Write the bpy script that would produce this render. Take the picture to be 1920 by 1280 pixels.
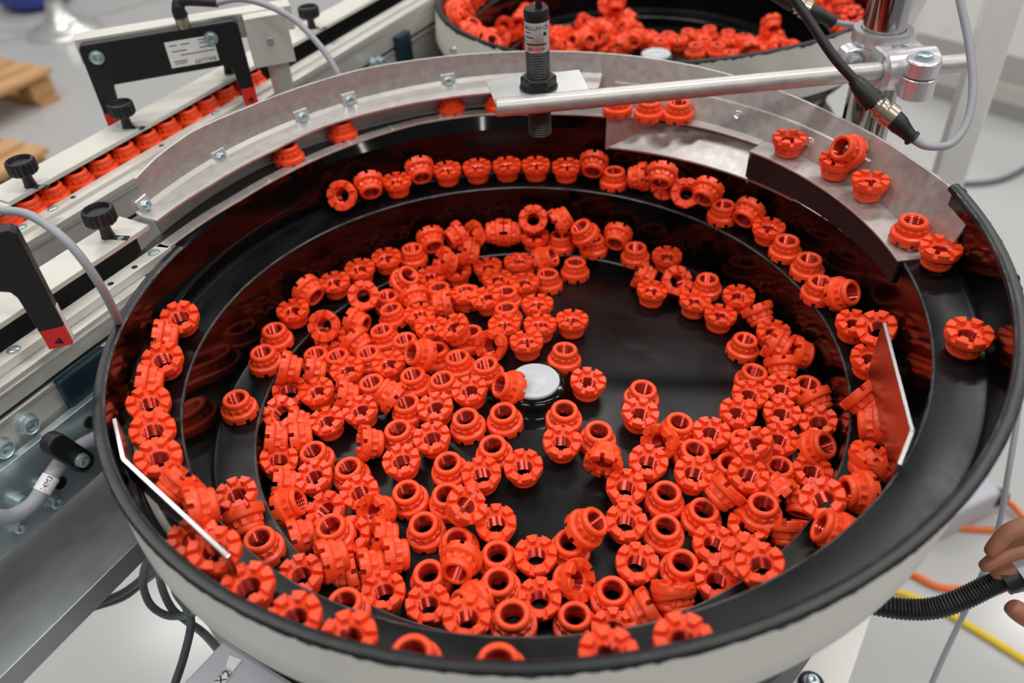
import bpy, math, random
import numpy as np
from mathutils import Vector, Matrix, Quaternion
random.seed(7)
for o in list(bpy.data.objects): bpy.data.objects.remove(o)
sc = bpy.context.scene
S = 0.03          # one unit of this script = one nut flange diameter = 30 mm
# ---------------------------------------------------------------- camera
CAM = Vector((0.4586, -17.1459, 16.2430))
R_ = Vector((0.9985014, 0.01432757, -0.05281731))
U_ = Vector((0.03121542, 0.64361485, 0.76471271))
F_ = Vector((-0.04495048, 0.76521542, -0.64220309))
FPX = 1568.409
cd = bpy.data.cameras.new('camera'); cam = bpy.data.objects.new('camera', cd)
sc.collection.objects.link(cam)
cam.matrix_world = Matrix(((R_.x, U_.x, -F_.x, CAM.x*S), (R_.y, U_.y, -F_.y, CAM.y*S), (R_.z, U_.z, -F_.z, CAM.z*S), (0, 0, 0, 1)))
cd.sensor_width = 36; cd.lens = FPX/1920*36; cd.clip_start = .02; cd.clip_end = 60
cd.dof.use_dof = True; cd.dof.focus_distance = 21.5*S; cd.dof.aperture_fstop = 4.8
sc.camera = cam
# ---------------------------------------------------------------- light and exposure
w = bpy.data.worlds.new('hall'); sc.world = w; w.use_nodes = True
w.node_tree.nodes['Background'].inputs[0].default_value = (.95, .97, 1, 1)
w.node_tree.nodes['Background'].inputs[1].default_value = .24
sc.view_settings.view_transform = 'Standard'; sc.view_settings.look = 'None'
sc.view_settings.exposure = -0.38; sc.view_settings.gamma = 1
sc.view_settings.use_curve_mapping = False
def lamp(x, y, z, sx, sy, power, col=(1, .98, .95)):
    l = bpy.data.lights.new('ceiling_lamp', 'AREA'); l.shape = 'RECTANGLE'; l.size = sx; l.size_y = sy
    l.energy = power; l.color = col
    o = bpy.data.objects.new('ceiling_lamp', l); sc.collection.objects.link(o); o.location = (x, y, z)
    o['label'] = 'ceiling strip lamp high above the machine'; o['category'] = 'lamp'; o['group'] = 'hall ceiling lamps'
    return o
for ly in (-3.2, 0.2, 3.6, 7.5):
    for lx in (-2.6, 1.2, 5.0):
        lamp(lx, ly, 4.2, 2.2, .35, 88)
# ---------------------------------------------------------------- helpers
def at(px, py, z):
    """point on the horizontal plane z that the photograph shows at pixel px, py"""
    d = F_+R_*((px-960)/FPX)+U_*((640-py)/FPX)
    return CAM+d*((z-CAM.z)/d.z)
def atd(px, py, D): return CAM+(F_+R_*((px-960)/FPX)+U_*((640-py)/FPX))*D
def zat(P, py):
    """height on the vertical line through P that shows at image row py"""
    lo, hi = -40., 40.
    for _ in range(50):
        m = (lo+hi)/2; d = Vector((P.x, P.y, m))-CAM
        y = 640-FPX*d.dot(U_)/max(d.dot(F_), .1)
        if y > py: lo = m
        else: hi = m
    return m
def V(*a): return Vector(a)
def link(o): sc.collection.objects.link(o)
def root(name, loc, label, cat, group=None):
    o = bpy.data.objects.new(name, None); link(o); o.location = Vector(loc)*S; o.empty_display_size = .01
    o['label'] = label; o['category'] = cat
    if group: o['group'] = group
    return o
def tag(o, label, cat, group=None):
    o['label'] = label; o['category'] = cat
    if group: o['group'] = group
    return o
class G:
    def __init__(s): s.v = []; s.f = []
    def add(s, vs, fs):
        n = len(s.v); s.v += [Vector(p) for p in vs]; s.f += [tuple(i+n for i in f) for f in fs]; return s
    def box(s, c, X, Y, Z):
        c, X, Y, Z = map(Vector, (c, X, Y, Z))
        vs = [c+a*X+b*Y+d*Z for d in (-1, 1) for a, b in ((-1, -1), (1, -1), (1, 1), (-1, 1))]
        if X.cross(Y).dot(Z) < 0: vs = vs[4:]+vs[:4]
        return s.add(vs, [(0, 3, 2, 1), (4, 5, 6, 7), (0, 1, 5, 4), (1, 2, 6, 5), (2, 3, 7, 6), (3, 0, 4, 7)])
    def prism(s, poly, ex):
        poly = [Vector(p) for p in poly]; ex = Vector(ex); n = len(poly)
        nrm = Vector((0, 0, 0))
        for i in range(n): nrm += (poly[i]-poly[0]).cross(poly[(i+1) % n]-poly[0])
        if nrm.dot(ex) < 0: poly = poly[::-1]
        vs = poly+[p+ex for p in poly]
        return s.add(vs, [tuple(range(n))[::-1], tuple(range(n, 2*n))]+[(i, (i+1) % n, n+(i+1) % n, n+i) for i in range(n)])
    def lathe(s, c, ax, prof, n=24, cap0=True, cap1=True, star=None):
        c = Vector(c); ax = Vector(ax).normalized()
        t = Vector((1, 0, 0)) if abs(ax.x) < .8 else Vector((0, 1, 0))
        u = (t-ax*t.dot(ax)).normalized(); w_ = ax.cross(u)
        vs = []
        for k, (r, h) in enumerate(prof):
            for i in range(n):
                a = 2*math.pi*i/n; rr = r*(star[k] if star and star[k] and i % 2 else 1)
                vs.append(c+ax*h+(u*math.cos(a)+w_*math.sin(a))*rr)
        fs = []
        for k in range(len(prof)-1):
            for i in range(n):
                j = (i+1) % n; fs.append((k*n+i, k*n+j, (k+1)*n+j, (k+1)*n+i))
        if cap0: fs.append(tuple(range(n))[::-1])
        if cap1: fs.append(tuple(range((len(prof)-1)*n, len(prof)*n)))
        return s.add(vs, fs)
    def rod(s, a, b, r, n=20, ch=.0):
        a, b = Vector(a), Vector(b); L = (b-a).length
        pr = [(r-ch, 0), (r, ch), (r, L-ch), (r-ch, L)] if ch else [(r, 0), (r, L)]
        return s.lathe(a, b-a, pr, n)
    def tube(s, pts, r, n=12, smooth=6, cap=True):
        P = [Vector(p) for p in pts]
        if smooth and len(P) > 2:
            Q = []; E = [P[0]*2-P[1]]+P+[P[-1]*2-P[-2]]
            for i in range(1, len(E)-2):
                for k in range(smooth):
                    t = k/smooth; p0, p1, p2, p3 = E[i-1:i+3]
                    Q.append(.5*((2*p1)+(p2-p0)*t+(2*p0-5*p1+4*p2-p3)*t*t+(3*p1-p0-3*p2+p3)*t**3))
            P = Q+[P[-1]]
        rs = r if callable(r) else (lambda t: r)
        vs = []; fs = []; up = None; m = len(P)
        for i, p in enumerate(P):
            d = (P[min(i+1, m-1)]-P[max(i-1, 0)]).normalized()
            if up is None: up = d.orthogonal().normalized()
            up = (up-d*up.dot(d)).normalized(); sd = d.cross(up); rr = rs(i/(m-1))
            vs += [p+(up*math.cos(2*math.pi*k/n)+sd*math.sin(2*math.pi*k/n))*rr for k in range(n)]
        for i in range(m-1):
            for k in range(n):
                j = (k+1) % n; fs.append((i*n+k, i*n+j, (i+1)*n+j, (i+1)*n+k))
        if cap: fs += [tuple(range(n))[::-1], tuple(range((m-1)*n, m*n))]
        return s.add(vs, fs)
    def strip(s, rows, close=False):
        """grid of points: rows[i][k]"""
        n = len(rows[0]); vs = [p for r in rows for p in r]; fs = []
        for i in range(len(rows)-1):
            for k in range(n if close else n-1):
                j = (k+1) % n; fs.append((i*n+k, i*n+j, (i+1)*n+j, (i+1)*n+k))
        if close: fs += [tuple(range(n))[::-1], tuple(range((len(rows)-1)*n, len(rows)*n))]
        return s.add(vs, fs)
    def mesh(s, name, mat, org=(0, 0, 0), smooth=False, ang=None):
        org = Vector(org); me = bpy.data.meshes.new(name)
        me.from_pydata([tuple((p-org)*S) for p in s.v], [], s.f); me.materials.append(mat)
        if smooth:
            me.polygons.foreach_set('use_smooth', [True]*len(me.polygons))
            if ang: me.set_sharp_from_angle(angle=math.radians(ang))
        me.update(); return me
    def make(s, name, mat, parent=None, smooth=False, ang=35, bevel=0, org=None, kind=None):
        if parent is not None:
            pl = parent; org = Vector((0, 0, 0))
            while pl is not None: org = org+pl.location; pl = pl.parent
            org = org/S
        elif org is None:
            org = sum(s.v, Vector((0, 0, 0)))/len(s.v); org.z = min(p.z for p in s.v)
        o = bpy.data.objects.new(name, s.mesh(name, mat, org, smooth, ang)); link(o)
        if parent is not None: o.parent = parent
        else: o.location = Vector(org)*S
        if bevel:
            b = o.modifiers.new('bevel', 'BEVEL'); b.width = bevel*S; b.segments = 2; b.limit_method = 'ANGLE'; b.angle_limit = math.radians(40)
        if kind: o['kind'] = kind
        return o
def text(body, size, org, X, Y, mat, parent, name='lettering', depth=.0, wrap=None):
    """flat print: text laid on the plane org, X (reading direction), Y (up)"""
    cu = bpy.data.curves.new('t', 'FONT'); cu.body = body; cu.size = size; cu.align_x = 'CENTER'; cu.align_y = 'CENTER'
    ob = bpy.data.objects.new('t', cu); link(ob)
    me = bpy.data.meshes.new_from_object(ob.evaluated_get(bpy.context.evaluated_depsgraph_get()))
    vs = [v.co.copy() for v in me.vertices]; fs = [tuple(p.vertices) for p in me.polygons]
    bpy.data.objects.remove(ob); bpy.data.curves.remove(cu); bpy.data.meshes.remove(me)
    X = Vector(X).normalized(); Y = Vector(Y).normalized(); org = Vector(org)
    g = G()
    if wrap: g.add([wrap(p.x, p.y) for p in vs], fs)
    else: g.add([org+X*p.x+Y*p.y for p in vs], fs)
    return g.make(name, mat, parent)
# ---------------------------------------------------------------- materials
def lin(c): return tuple(((x/255)/12.92 if x <= 10 else ((x/255+.055)/1.055)**2.4) for x in c)
def mat(name, rgb, rough=.5, metal=0, noise=0, nscale=20, bump=0, spec=.5, coat=0, stretch=None, rvar=0, trans=0, sss=0):
    m = bpy.data.materials.new(name); m.use_nodes = True; nt = m.node_tree; b = nt.nodes['Principled BSDF']
    c = (*lin(rgb), 1); b.inputs['Base Color'].default_value = c; b.inputs['Roughness'].default_value = rough
    b.inputs['Metallic'].default_value = metal; b.inputs['Specular IOR Level'].default_value = spec
    b.inputs['Coat Weight'].default_value = coat; b.inputs['Coat Roughness'].default_value = .08
    b.inputs['Transmission Weight'].default_value = trans
    if sss: b.inputs['Subsurface Weight'].default_value = sss; b.inputs['Subsurface Radius'].default_value = (.01, .004, .002); b.inputs['Subsurface Scale'].default_value = .3
    if noise or bump or rvar:
        tc = nt.nodes.new('ShaderNodeTexCoord'); mp = nt.nodes.new('ShaderNodeMapping'); nt.links.new(tc.outputs['Object'], mp.inputs[0])
        if stretch: mp.inputs['Scale'].default_value = stretch
        n = nt.nodes.new('ShaderNodeTexNoise'); n.inputs['Scale'].default_value = nscale; n.inputs['Detail'].default_value = 5; n.inputs['Roughness'].default_value = .6
        nt.links.new(mp.outputs[0], n.inputs['Vector'])
        if noise:
            r = nt.nodes.new('ShaderNodeMapRange'); r.inputs[1].default_value = .3; r.inputs[2].default_value = .7; r.inputs[3].default_value = 1-noise; r.inputs[4].default_value = 1+noise
            nt.links.new(n.outputs[0], r.inputs[0]); mx = nt.nodes.new('ShaderNodeVectorMath'); mx.operation = 'SCALE'
            mx.inputs[0].default_value = c[:3]; nt.links.new(r.outputs[0], mx.inputs['Scale']); nt.links.new(mx.outputs[0], b.inputs['Base Color'])
        if rvar:
            r2 = nt.nodes.new('ShaderNodeMapRange'); r2.inputs[1].default_value = .3; r2.inputs[2].default_value = .7; r2.inputs[3].default_value = rough-rvar; r2.inputs[4].default_value = rough+rvar
            nt.links.new(n.outputs[0], r2.inputs[0]); nt.links.new(r2.outputs[0], b.inputs['Roughness'])
        if bump:
            bp = nt.nodes.new('ShaderNodeBump'); bp.inputs['Strength'].default_value = bump; bp.inputs['Distance'].default_value = .002
            nt.links.new(n.outputs[0], bp.inputs['Height']); nt.links.new(bp.outputs[0], b.inputs['Normal'])
    return m
M = dict(
    red=mat('red_coating', (245, 80, 38), .34, noise=.05, nscale=60, spec=.38),
    thread=mat('red_thread', (196, 52, 36), .20, metal=.7),
    black=mat('black_bowl_lining', (6, 6, 7), .10, noise=.2, nscale=12, rvar=.03, spec=.28, bump=.02),
    worn=mat('worn_black_track', (8, 9, 10), .33, noise=.35, nscale=14, rvar=.10, spec=.28, bump=.06),
    rim=mat('black_rim_lacquer', (16, 18, 20), .36, noise=.4, nscale=30, bump=.5, spec=.5),
    cream=mat('cream_paint', (226, 224, 214), .42, noise=.03, nscale=10),
    steel=mat('stainless_sheet', (192, 188, 184), .42, metal=.6, noise=.10, nscale=120, rvar=.06),
    plate=mat('polished_plate', (176, 172, 170), .22, metal=1, noise=.06, nscale=60),
    bright=mat('bright_steel', (224, 223, 221), .3, metal=.7, noise=.05, nscale=60),
    alu=mat('anodised_aluminium', (206, 204, 197), .42, metal=.5, noise=.04, nscale=40, stretch=(1, 1, 8)),
    cover=mat('pale_cover_plate', (214, 211, 202), .45, metal=.3, noise=.03, nscale=30),
    zinc=mat('zinc_plate', (192, 208, 213), .28, metal=.75, noise=.08, nscale=8, rvar=.06),
    chrome=mat('chrome', (190, 186, 184), .13, metal=1),
    cast=mat('cast_aluminium', (218, 216, 218), .30, metal=.75, noise=.05, nscale=50, bump=.08),
    plastic=mat('black_plastic', (24, 24, 26), .45, noise=.1, nscale=60),
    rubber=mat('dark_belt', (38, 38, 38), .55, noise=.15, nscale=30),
    darkgrey=mat('dark_grey_housing', (50, 52, 54), .45),
    cable=mat('grey_cable', (158, 160, 167), .5),
    dcable=mat('dark_grey_cable', (92, 100, 104), .5),
    cap=mat('white_plastic_cap', (188, 193, 196), .35, noise=.02, nscale=40),
    white=mat('white_label', (240, 238, 236), .5),
    ink=mat('black_ink', (22, 22, 24), .6),
    redtip=mat('red_mark', (222, 44, 36), .45),
    beam=mat('brushed_grey_steel', (160, 162, 164), .42, metal=.55, noise=.12, nscale=25, stretch=(1, 1, 1)),
    wood=mat('pallet_wood', (196, 152, 102), .7, noise=.16, nscale=6, stretch=(1, 1, 6)),
    blue=mat('blue_plastic', (40, 66, 150), .4, noise=.15, nscale=10),
    orange=mat('orange_cable', (226, 106, 28), .5), yellow=mat('yellow_cable', (224, 190, 36), .5),
    skin=mat('skin', (160, 104, 80), .5, noise=.12, nscale=40, bump=.1, sss=.1),
    grey=mat('grey_enclosure', (186, 186, 194), .5),
    panel=mat('white_panel', (236, 234, 229), .5), floor=mat('grey_floor_coating', (182, 181, 180), .16, noise=.04, nscale=1.2, rvar=.06),
    edge=mat('worn_edge_highlight', (64, 68, 70), .3, noise=.6, nscale=60, rvar=.1),  # edge wear, lightened to paint in the edge highlight
    nickel=mat('nickel', (196, 186, 168), .28, metal=.85),
    joint=mat('floor_joint', (150, 150, 146), .5), teal=mat('dark_teal_block', (38, 62, 74), .35, metal=.4),
)
FLOOR = -33.7
TAU = 2*math.pi
def pol(r, t, z): return Vector((r*math.sin(TAU*t), -r*math.cos(TAU*t), z))
def spiral(t):   # inner edge radius and height of the bowl's spiral ledge, turn t (0 = front, anticlockwise)
    s = t-1.5; return 8.5789+1.2734*s+.0777*s*s, 1.6217+2.2544*s+.303*s*s
def ledge_w(t): return 1.0798+.0328*min(max((t-1)/1.2, 0), 1)
def rim(t):      # inner rim radius, height; outer radius, height
    s = t-2; dz = 2.7108*s+1.5672*s*s
    return 10.4414+1.2257*s, 4.2249+dz, 10.7055+1.2257*s, 4.2864+dz
CONE = .115
def lerp(a, b, f): return a+(b-a)*f
def interp(x, tab):
    if x <= tab[0][0]: return tab[0][1]
    for (a, p), (b, q_) in zip(tab, tab[1:]):
        if x <= b: return lerp(p, q_, (x-a)/(b-a))
    return tab[-1][1]
def rng(a, b, n): return [a+(b-a)*i/n for i in range(n+1)]
GROUPS=['nuts heaped in the front bowl', 'nuts on the front outer ledge', 'nuts on the right middle ledge', 'nuts along the back ledge', 'nuts on the left ledge']
NUTS=[
(-6.504,4.943,0.284,0.870,-0.000,0.000,-0.494,0,"teeth up, fourth from white cap towards ten o'clock"),
(-5.801,5.725,0.232,0.999,-0.000,0.000,-0.041,0,"teeth up, third from white cap towards ten o'clock"),
(-4.999,6.398,0.178,0.160,0.000,0.000,-0.987,0,"teeth up, third from white cap towards half past ten"),
(-4.167,6.869,0.131,0.000,0.503,0.864,0.000,0,"collar up, third from white cap towards half past ten"),
(-7.508,3.345,0.400,0.882,-0.000,0.000,-0.470,0,"teeth up, second from white cap towards half past nine"),
(-7.109,4.127,0.708,0.528,-0.595,-0.035,0.604,0,"collar end tilted out, third from white cap towards half past nine"),
(-7.867,2.350,0.375,0.000,0.752,-0.659,0.000,0,"collar up, sixth from white cap towards half past nine"),
(-7.963,1.313,0.371,0.000,0.960,-0.280,0.000,0,"collar up, seventh from white cap towards nine o'clock"),
(-8.193,-0.699,0.442,0.000,0.048,0.999,0.000,0,"collar up, eighth from white cap towards nine o'clock"),
(-5.533,4.514,0.127,0.878,0.227,0.188,-0.376,0,"toothed face tilted out, second from white cap towards ten o'clock"),
(-4.278,5.543,0.053,0.022,-0.878,0.372,0.299,0,"collar end tilted out, nearest from white cap towards half past ten"),
(-4.861,4.993,-0.445,0.000,0.669,0.743,0.000,0,"collar up, second from white cap towards ten o'clock"),
(-4.593,4.090,-0.319,0.013,-0.841,0.532,-0.094,0,"collar end tilted out, second from white cap towards ten o'clock"),
(-3.923,4.818,-0.283,0.306,-0.403,0.430,0.748,0,"collar end tilted out, nearest from white cap towards ten o'clock"),
(-3.667,3.858,-0.312,0.037,-0.041,0.040,0.998,0,"teeth up, second from white cap towards ten o'clock"),
(-6.447,2.953,0.253,0.503,0.337,0.321,-0.729,0,"toothed face tilted out, nearest from white cap towards half past nine"),
(-5.692,3.763,-0.332,0.564,-0.595,-0.289,0.494,0,"collar end tilted out, second from white cap towards half past nine"),
(-6.426,2.958,-0.484,0.313,0.000,0.000,0.950,0,"teeth up, nearest from white cap towards half past nine"),
(-5.515,2.689,-0.259,0.005,-0.403,0.283,0.870,0,"on edge, nearest from white cap towards half past nine"),
(-4.762,3.052,-0.351,0.024,0.990,-0.132,0.052,0,"collar up, fifth from white cap towards half past nine"),
(-3.958,2.418,-0.233,0.055,0.708,0.704,0.014,0,"collar up, fourth from white cap towards half past nine"),
(-3.380,1.362,0.341,0.093,0.658,0.597,0.450,0,"collar end tilted out, nearest from white cap towards half past nine"),
(-6.715,2.145,-0.455,0.000,0.988,-0.151,0.000,0,"collar up, sixth from white cap towards nine o'clock"),
(-6.001,1.992,-0.422,0.006,0.978,-0.198,0.057,0,"collar up, fifth from white cap towards nine o'clock"),
(-5.033,1.960,-0.320,0.057,0.429,0.902,0.005,0,"collar up, fourth from white cap towards nine o'clock"),
(-4.311,1.402,-0.221,0.493,-0.056,-0.012,0.868,0,"teeth up, nearest from white cap towards nine o'clock"),
(-7.060,0.767,0.449,0.058,-0.557,-0.074,0.825,0,"on edge, fourth from white cap towards nine o'clock"),
(-6.587,1.308,-0.201,0.643,0.413,-0.399,-0.507,0,"on edge, third from white cap towards nine o'clock"),
(-5.563,1.259,-0.306,0.770,0.025,-0.051,-0.635,0,"teeth up, second from white cap towards nine o'clock"),
(-7.163,0.497,-0.312,0.121,0.108,-0.113,0.980,0,"toothed face tilted out, nearest from white cap towards nine o'clock"),
(-6.236,0.228,-0.161,0.923,-0.026,-0.051,0.380,0,"teeth up, third from white cap towards nine o'clock"),
(-5.445,0.223,-0.189,0.782,-0.096,-0.551,0.274,0,"on edge, second from white cap towards nine o'clock"),
(-4.703,0.544,-0.243,0.053,-0.277,0.959,-0.022,0,"collar up, third from white cap towards nine o'clock"),
(-4.138,-0.089,0.128,0.480,0.375,0.792,0.037,0,"on edge, nearest from white cap towards nine o'clock"),
(-3.500,0.667,-0.109,0.018,0.989,0.134,0.054,0,"collar up, second from white cap towards nine o'clock"),
(-3.554,-0.475,-0.111,0.055,-0.367,0.929,-0.015,0,"collar up, nearest from white cap towards half past eight"),
(-7.159,-0.421,-0.261,0.970,0.187,-0.070,0.140,0,"toothed face tilted out, nearest from white cap towards half past eight"),
(-6.704,-0.694,-0.348,0.577,0.431,-0.376,-0.583,0,"on edge, third from white cap towards half past eight"),
(-5.808,-0.761,-0.375,0.088,-0.056,-0.012,0.995,0,"teeth up, fourth from white cap towards half past eight"),
(-4.878,-0.484,-0.262,0.994,0.012,-0.056,-0.098,0,"teeth up, third from white cap towards half past eight"),
(-3.689,-1.439,-0.154,0.046,0.249,0.967,0.034,0,"collar up, second from white cap towards half past eight"),
(-4.443,-1.738,-0.114,0.448,0.545,-0.182,-0.685,0,"on edge, nearest from white cap towards half past eight"),
(-2.342,2.163,0.501,0.209,-0.169,-0.051,0.962,0,"toothed face tilted out, nearest from white cap towards ten o'clock"),
(-3.196,3.016,-0.205,0.220,0.032,-0.047,-0.974,0,"teeth up, nearest from white cap towards ten o'clock"),
(-1.930,2.474,-0.062,0.019,0.846,-0.530,0.054,0,"collar up, nearest from white cap towards ten o'clock"),
(-1.222,1.862,0.167,0.106,-0.230,-0.489,0.834,0,"toothed face tilted out, nearest from white cap towards half past ten"),
(-0.912,2.808,-0.038,0.393,-0.005,-0.057,-0.918,0,"teeth up, nearest from white cap towards eleven o'clock"),
(0.179,2.730,-0.015,0.893,-0.053,-0.022,-0.447,0,"teeth up, nearest from white cap towards twelve o'clock"),
(-0.870,3.667,-0.121,0.030,0.307,0.950,-0.049,0,"collar up, nearest from white cap towards eleven o'clock"),
(0.115,3.929,-0.152,0.898,-0.051,0.027,0.436,0,"teeth up, second from white cap towards twelve o'clock"),
(1.158,2.967,-0.066,0.750,-0.026,0.051,0.659,0,"teeth up, nearest from white cap towards one o'clock"),
(-0.225,1.824,0.089,0.946,-0.052,-0.025,-0.319,0,"teeth up, nearest from white cap towards half past eleven"),
(0.879,1.297,0.120,0.040,0.160,-0.986,0.041,0,"collar up, nearest from white cap towards half past one"),
(-2.900,1.740,-0.089,0.022,0.990,-0.130,0.053,0,"collar up, third from white cap towards half past nine"),
(-2.230,1.257,0.006,0.057,0.370,0.927,-0.007,0,"collar up, second from white cap towards half past nine"),
(-1.376,0.753,0.120,0.022,0.995,-0.078,0.053,0,"collar up, nearest from white cap towards half past nine"),
(-0.740,-0.296,0.474,0.449,-0.417,0.788,-0.055,0,"collar end tilted out, nearest from white cap towards half past eight"),
(-2.604,0.321,-0.000,0.020,-0.890,0.452,-0.054,0,"collar up, nearest from white cap towards nine o'clock"),
(-1.794,-0.183,0.094,0.417,-0.049,-0.030,0.907,0,"teeth up, nearest from white cap towards half past eight"),
(-2.726,-0.696,-0.021,0.984,0.023,-0.052,-0.167,0,"teeth up, second from white cap towards half past eight"),
(-1.840,-1.263,0.045,0.022,-0.975,-0.215,-0.053,0,"collar up, nearest from white cap towards eight o'clock"),
(-0.828,-1.184,0.135,0.033,-0.008,0.998,0.047,0,"collar up, nearest from white cap towards half past seven"),
(0.783,-1.163,0.140,0.032,-0.005,-0.998,-0.048,0,"collar up, nearest from white cap towards half past four"),
(1.471,-0.006,0.132,0.543,0.049,0.030,0.838,0,"teeth up, nearest from white cap towards three o'clock"),
(-3.525,7.291,0.404,0.488,-0.187,-0.552,-0.650,0,"collar end tilted out, nearest from white cap towards eleven o'clock"),
(-2.694,7.506,0.410,0.517,0.192,0.593,0.587,0,"on edge, third from white cap towards eleven o'clock"),
(-2.076,7.783,0.224,0.235,0.399,0.003,-0.886,0,"toothed face tilted out, second from white cap towards eleven o'clock"),
(-1.354,7.925,0.237,0.601,0.354,0.619,0.362,0,"on edge, second from white cap towards half past eleven"),
(-0.749,7.949,0.176,0.738,0.084,-0.665,-0.074,0,"on edge, nearest from white cap towards half past eleven"),
(0.021,7.850,0.716,0.359,0.144,-0.312,0.868,0,"toothed face tilted out, nearest from white cap towards twelve o'clock"),
(0.059,7.699,-0.023,0.435,0.000,0.000,0.901,0,"teeth up, fourth from white cap towards twelve o'clock"),
(0.998,7.703,0.813,0.548,0.165,-0.815,0.087,0,"on edge, nearest from white cap towards half past twelve"),
(0.962,7.654,-0.050,0.000,0.116,-0.993,0.000,0,"collar up, second from white cap towards half past twelve"),
(1.740,7.315,0.530,0.233,0.134,0.960,0.081,0,"collar end tilted out, nearest from white cap towards half past twelve"),
(2.091,7.405,-0.088,0.000,0.817,-0.577,0.000,0,"collar up, nearest from white cap towards one o'clock"),
(-2.238,6.833,0.157,0.312,-0.484,-0.251,0.778,0,"on edge, nearest from white cap towards eleven o'clock"),
(-2.966,6.361,0.119,0.836,-0.054,-0.475,0.269,0,"on edge, second from white cap towards eleven o'clock"),
(-2.653,6.405,-0.460,0.984,-0.000,0.000,-0.176,0,"teeth up, third from white cap towards eleven o'clock"),
(-1.593,6.594,-0.482,0.992,-0.054,-0.020,-0.112,0,"teeth up, second from white cap towards eleven o'clock"),
(-0.525,6.617,-0.347,0.334,-0.014,-0.056,-0.941,0,"teeth up, third from white cap towards half past eleven"),
(-0.463,6.735,-0.420,0.000,0.926,-0.378,0.000,0,"collar up, second from white cap towards twelve o'clock"),
(0.444,6.826,-0.200,0.347,-0.733,-0.488,0.324,0,"collar end tilted out, nearest from white cap towards twelve o'clock"),
(0.466,5.774,-0.367,0.044,0.721,-0.690,0.036,0,"collar up, nearest from white cap towards twelve o'clock"),
(1.409,6.530,-0.469,0.006,0.308,0.950,-0.057,0,"collar up, nearest from white cap towards half past twelve"),
(-0.328,5.357,-0.317,0.625,-0.033,-0.047,-0.779,0,"teeth up, third from white cap towards twelve o'clock"),
(-1.229,5.697,-0.372,0.130,-0.019,0.054,0.990,0,"teeth up, second from white cap towards half past eleven"),
(-3.507,6.016,-0.403,0.993,-0.000,0.000,-0.114,0,"teeth up, second from white cap towards half past ten"),
(-3.157,5.214,-0.360,0.006,0.601,-0.797,0.057,0,"collar up, second from white cap towards half past ten"),
(-2.219,4.885,-0.286,0.015,-0.139,0.989,-0.055,0,"collar up, nearest from white cap towards half past ten"),
(-2.957,4.333,-0.117,0.717,0.082,0.676,0.146,0,"on edge, nearest from white cap towards half past ten"),
(-2.256,4.799,-0.298,0.217,-0.036,0.045,0.975,0,"teeth up, nearest from white cap towards half past ten"),
(-1.492,4.252,-0.043,0.925,-0.041,-0.114,0.360,0,"toothed face tilted out, nearest from white cap towards eleven o'clock"),
(-0.904,4.718,-0.256,0.017,0.482,-0.874,0.055,0,"collar up, nearest from white cap towards half past eleven"),
(-7.062,-1.562,-0.101,0.447,0.538,-0.247,-0.670,0,"on edge, fourth from white cap towards half past eight"),
(-6.464,-1.315,-0.278,0.460,0.614,-0.236,-0.596,0,"on edge, second from white cap towards half past eight"),
(-5.964,-1.916,-0.421,0.053,-0.652,0.756,-0.023,0,"collar up, third from white cap towards half past eight"),
(-6.882,-2.204,-0.328,0.569,0.112,0.051,0.813,0,"toothed face tilted out, second from white cap towards half past eight"),
(-5.788,-2.760,-0.395,0.985,0.032,-0.047,-0.163,0,"teeth up, fourth from white cap towards eight o'clock"),
(-4.876,-2.596,-0.337,0.055,-0.716,0.696,-0.017,0,"collar up, second from white cap towards eight o'clock"),
(-3.487,-2.469,-0.190,0.922,0.049,-0.030,-0.382,0,"teeth up, second from white cap towards eight o'clock"),
(-4.476,-3.364,-0.341,0.748,-0.004,-0.057,0.661,0,"teeth up, third from white cap towards eight o'clock"),
(-3.231,-3.513,-0.247,0.056,-0.620,0.783,0.009,0,"collar up, third from white cap towards half past seven"),
(-6.205,-3.707,-0.192,0.458,0.572,-0.604,-0.314,0,"collar end tilted out, nearest from white cap towards eight o'clock"),
(-6.613,-2.862,-0.393,0.214,-0.533,-0.261,0.776,0,"on edge, nearest from white cap towards eight o'clock"),
(-5.239,-3.845,-0.383,0.729,0.169,-0.011,-0.664,0,"toothed face tilted out, nearest from white cap towards eight o'clock"),
(-4.871,-4.785,0.074,0.057,-0.641,0.766,0.001,0,"collar up, third from white cap towards eight o'clock"),
(-3.898,-4.069,-0.103,0.836,0.441,-0.212,-0.248,0,"toothed face tilted out, nearest from white cap towards half past seven"),
(-5.786,-4.506,-0.419,0.600,0.599,-0.340,-0.407,0,"on edge, second from white cap towards eight o'clock"),
(-2.722,-4.492,-0.302,0.057,-0.904,0.423,-0.006,0,"collar up, fourth from white cap towards seven o'clock"),
(-2.733,-1.786,-0.074,0.916,0.010,-0.056,0.396,0,"teeth up, nearest from white cap towards eight o'clock"),
(-1.088,-2.265,0.013,0.003,-0.481,-0.875,-0.057,0,"collar up, nearest from white cap towards seven o'clock"),
(-2.237,-2.714,-0.103,0.056,-0.899,0.435,-0.013,0,"collar up, second from white cap towards half past seven"),
(-1.363,-3.084,-0.086,0.951,0.043,-0.038,0.304,0,"teeth up, nearest from white cap towards seven o'clock"),
(-0.308,-2.899,-0.034,0.952,0.052,-0.023,0.302,0,"teeth up, nearest from white cap towards six o'clock"),
(0.688,-2.162,0.041,0.747,0.052,-0.023,0.663,0,"teeth up, nearest from white cap towards half past five"),
(1.649,-1.860,0.016,0.056,-0.879,-0.473,0.013,0,"collar up, second from white cap towards half past four"),
(-2.218,-3.676,-0.194,0.053,-0.594,0.803,0.022,0,"collar up, second from white cap towards seven o'clock"),
(-1.738,-4.313,0.277,0.508,-0.184,0.174,-0.823,0,"toothed face tilted out, nearest from white cap towards seven o'clock"),
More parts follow.
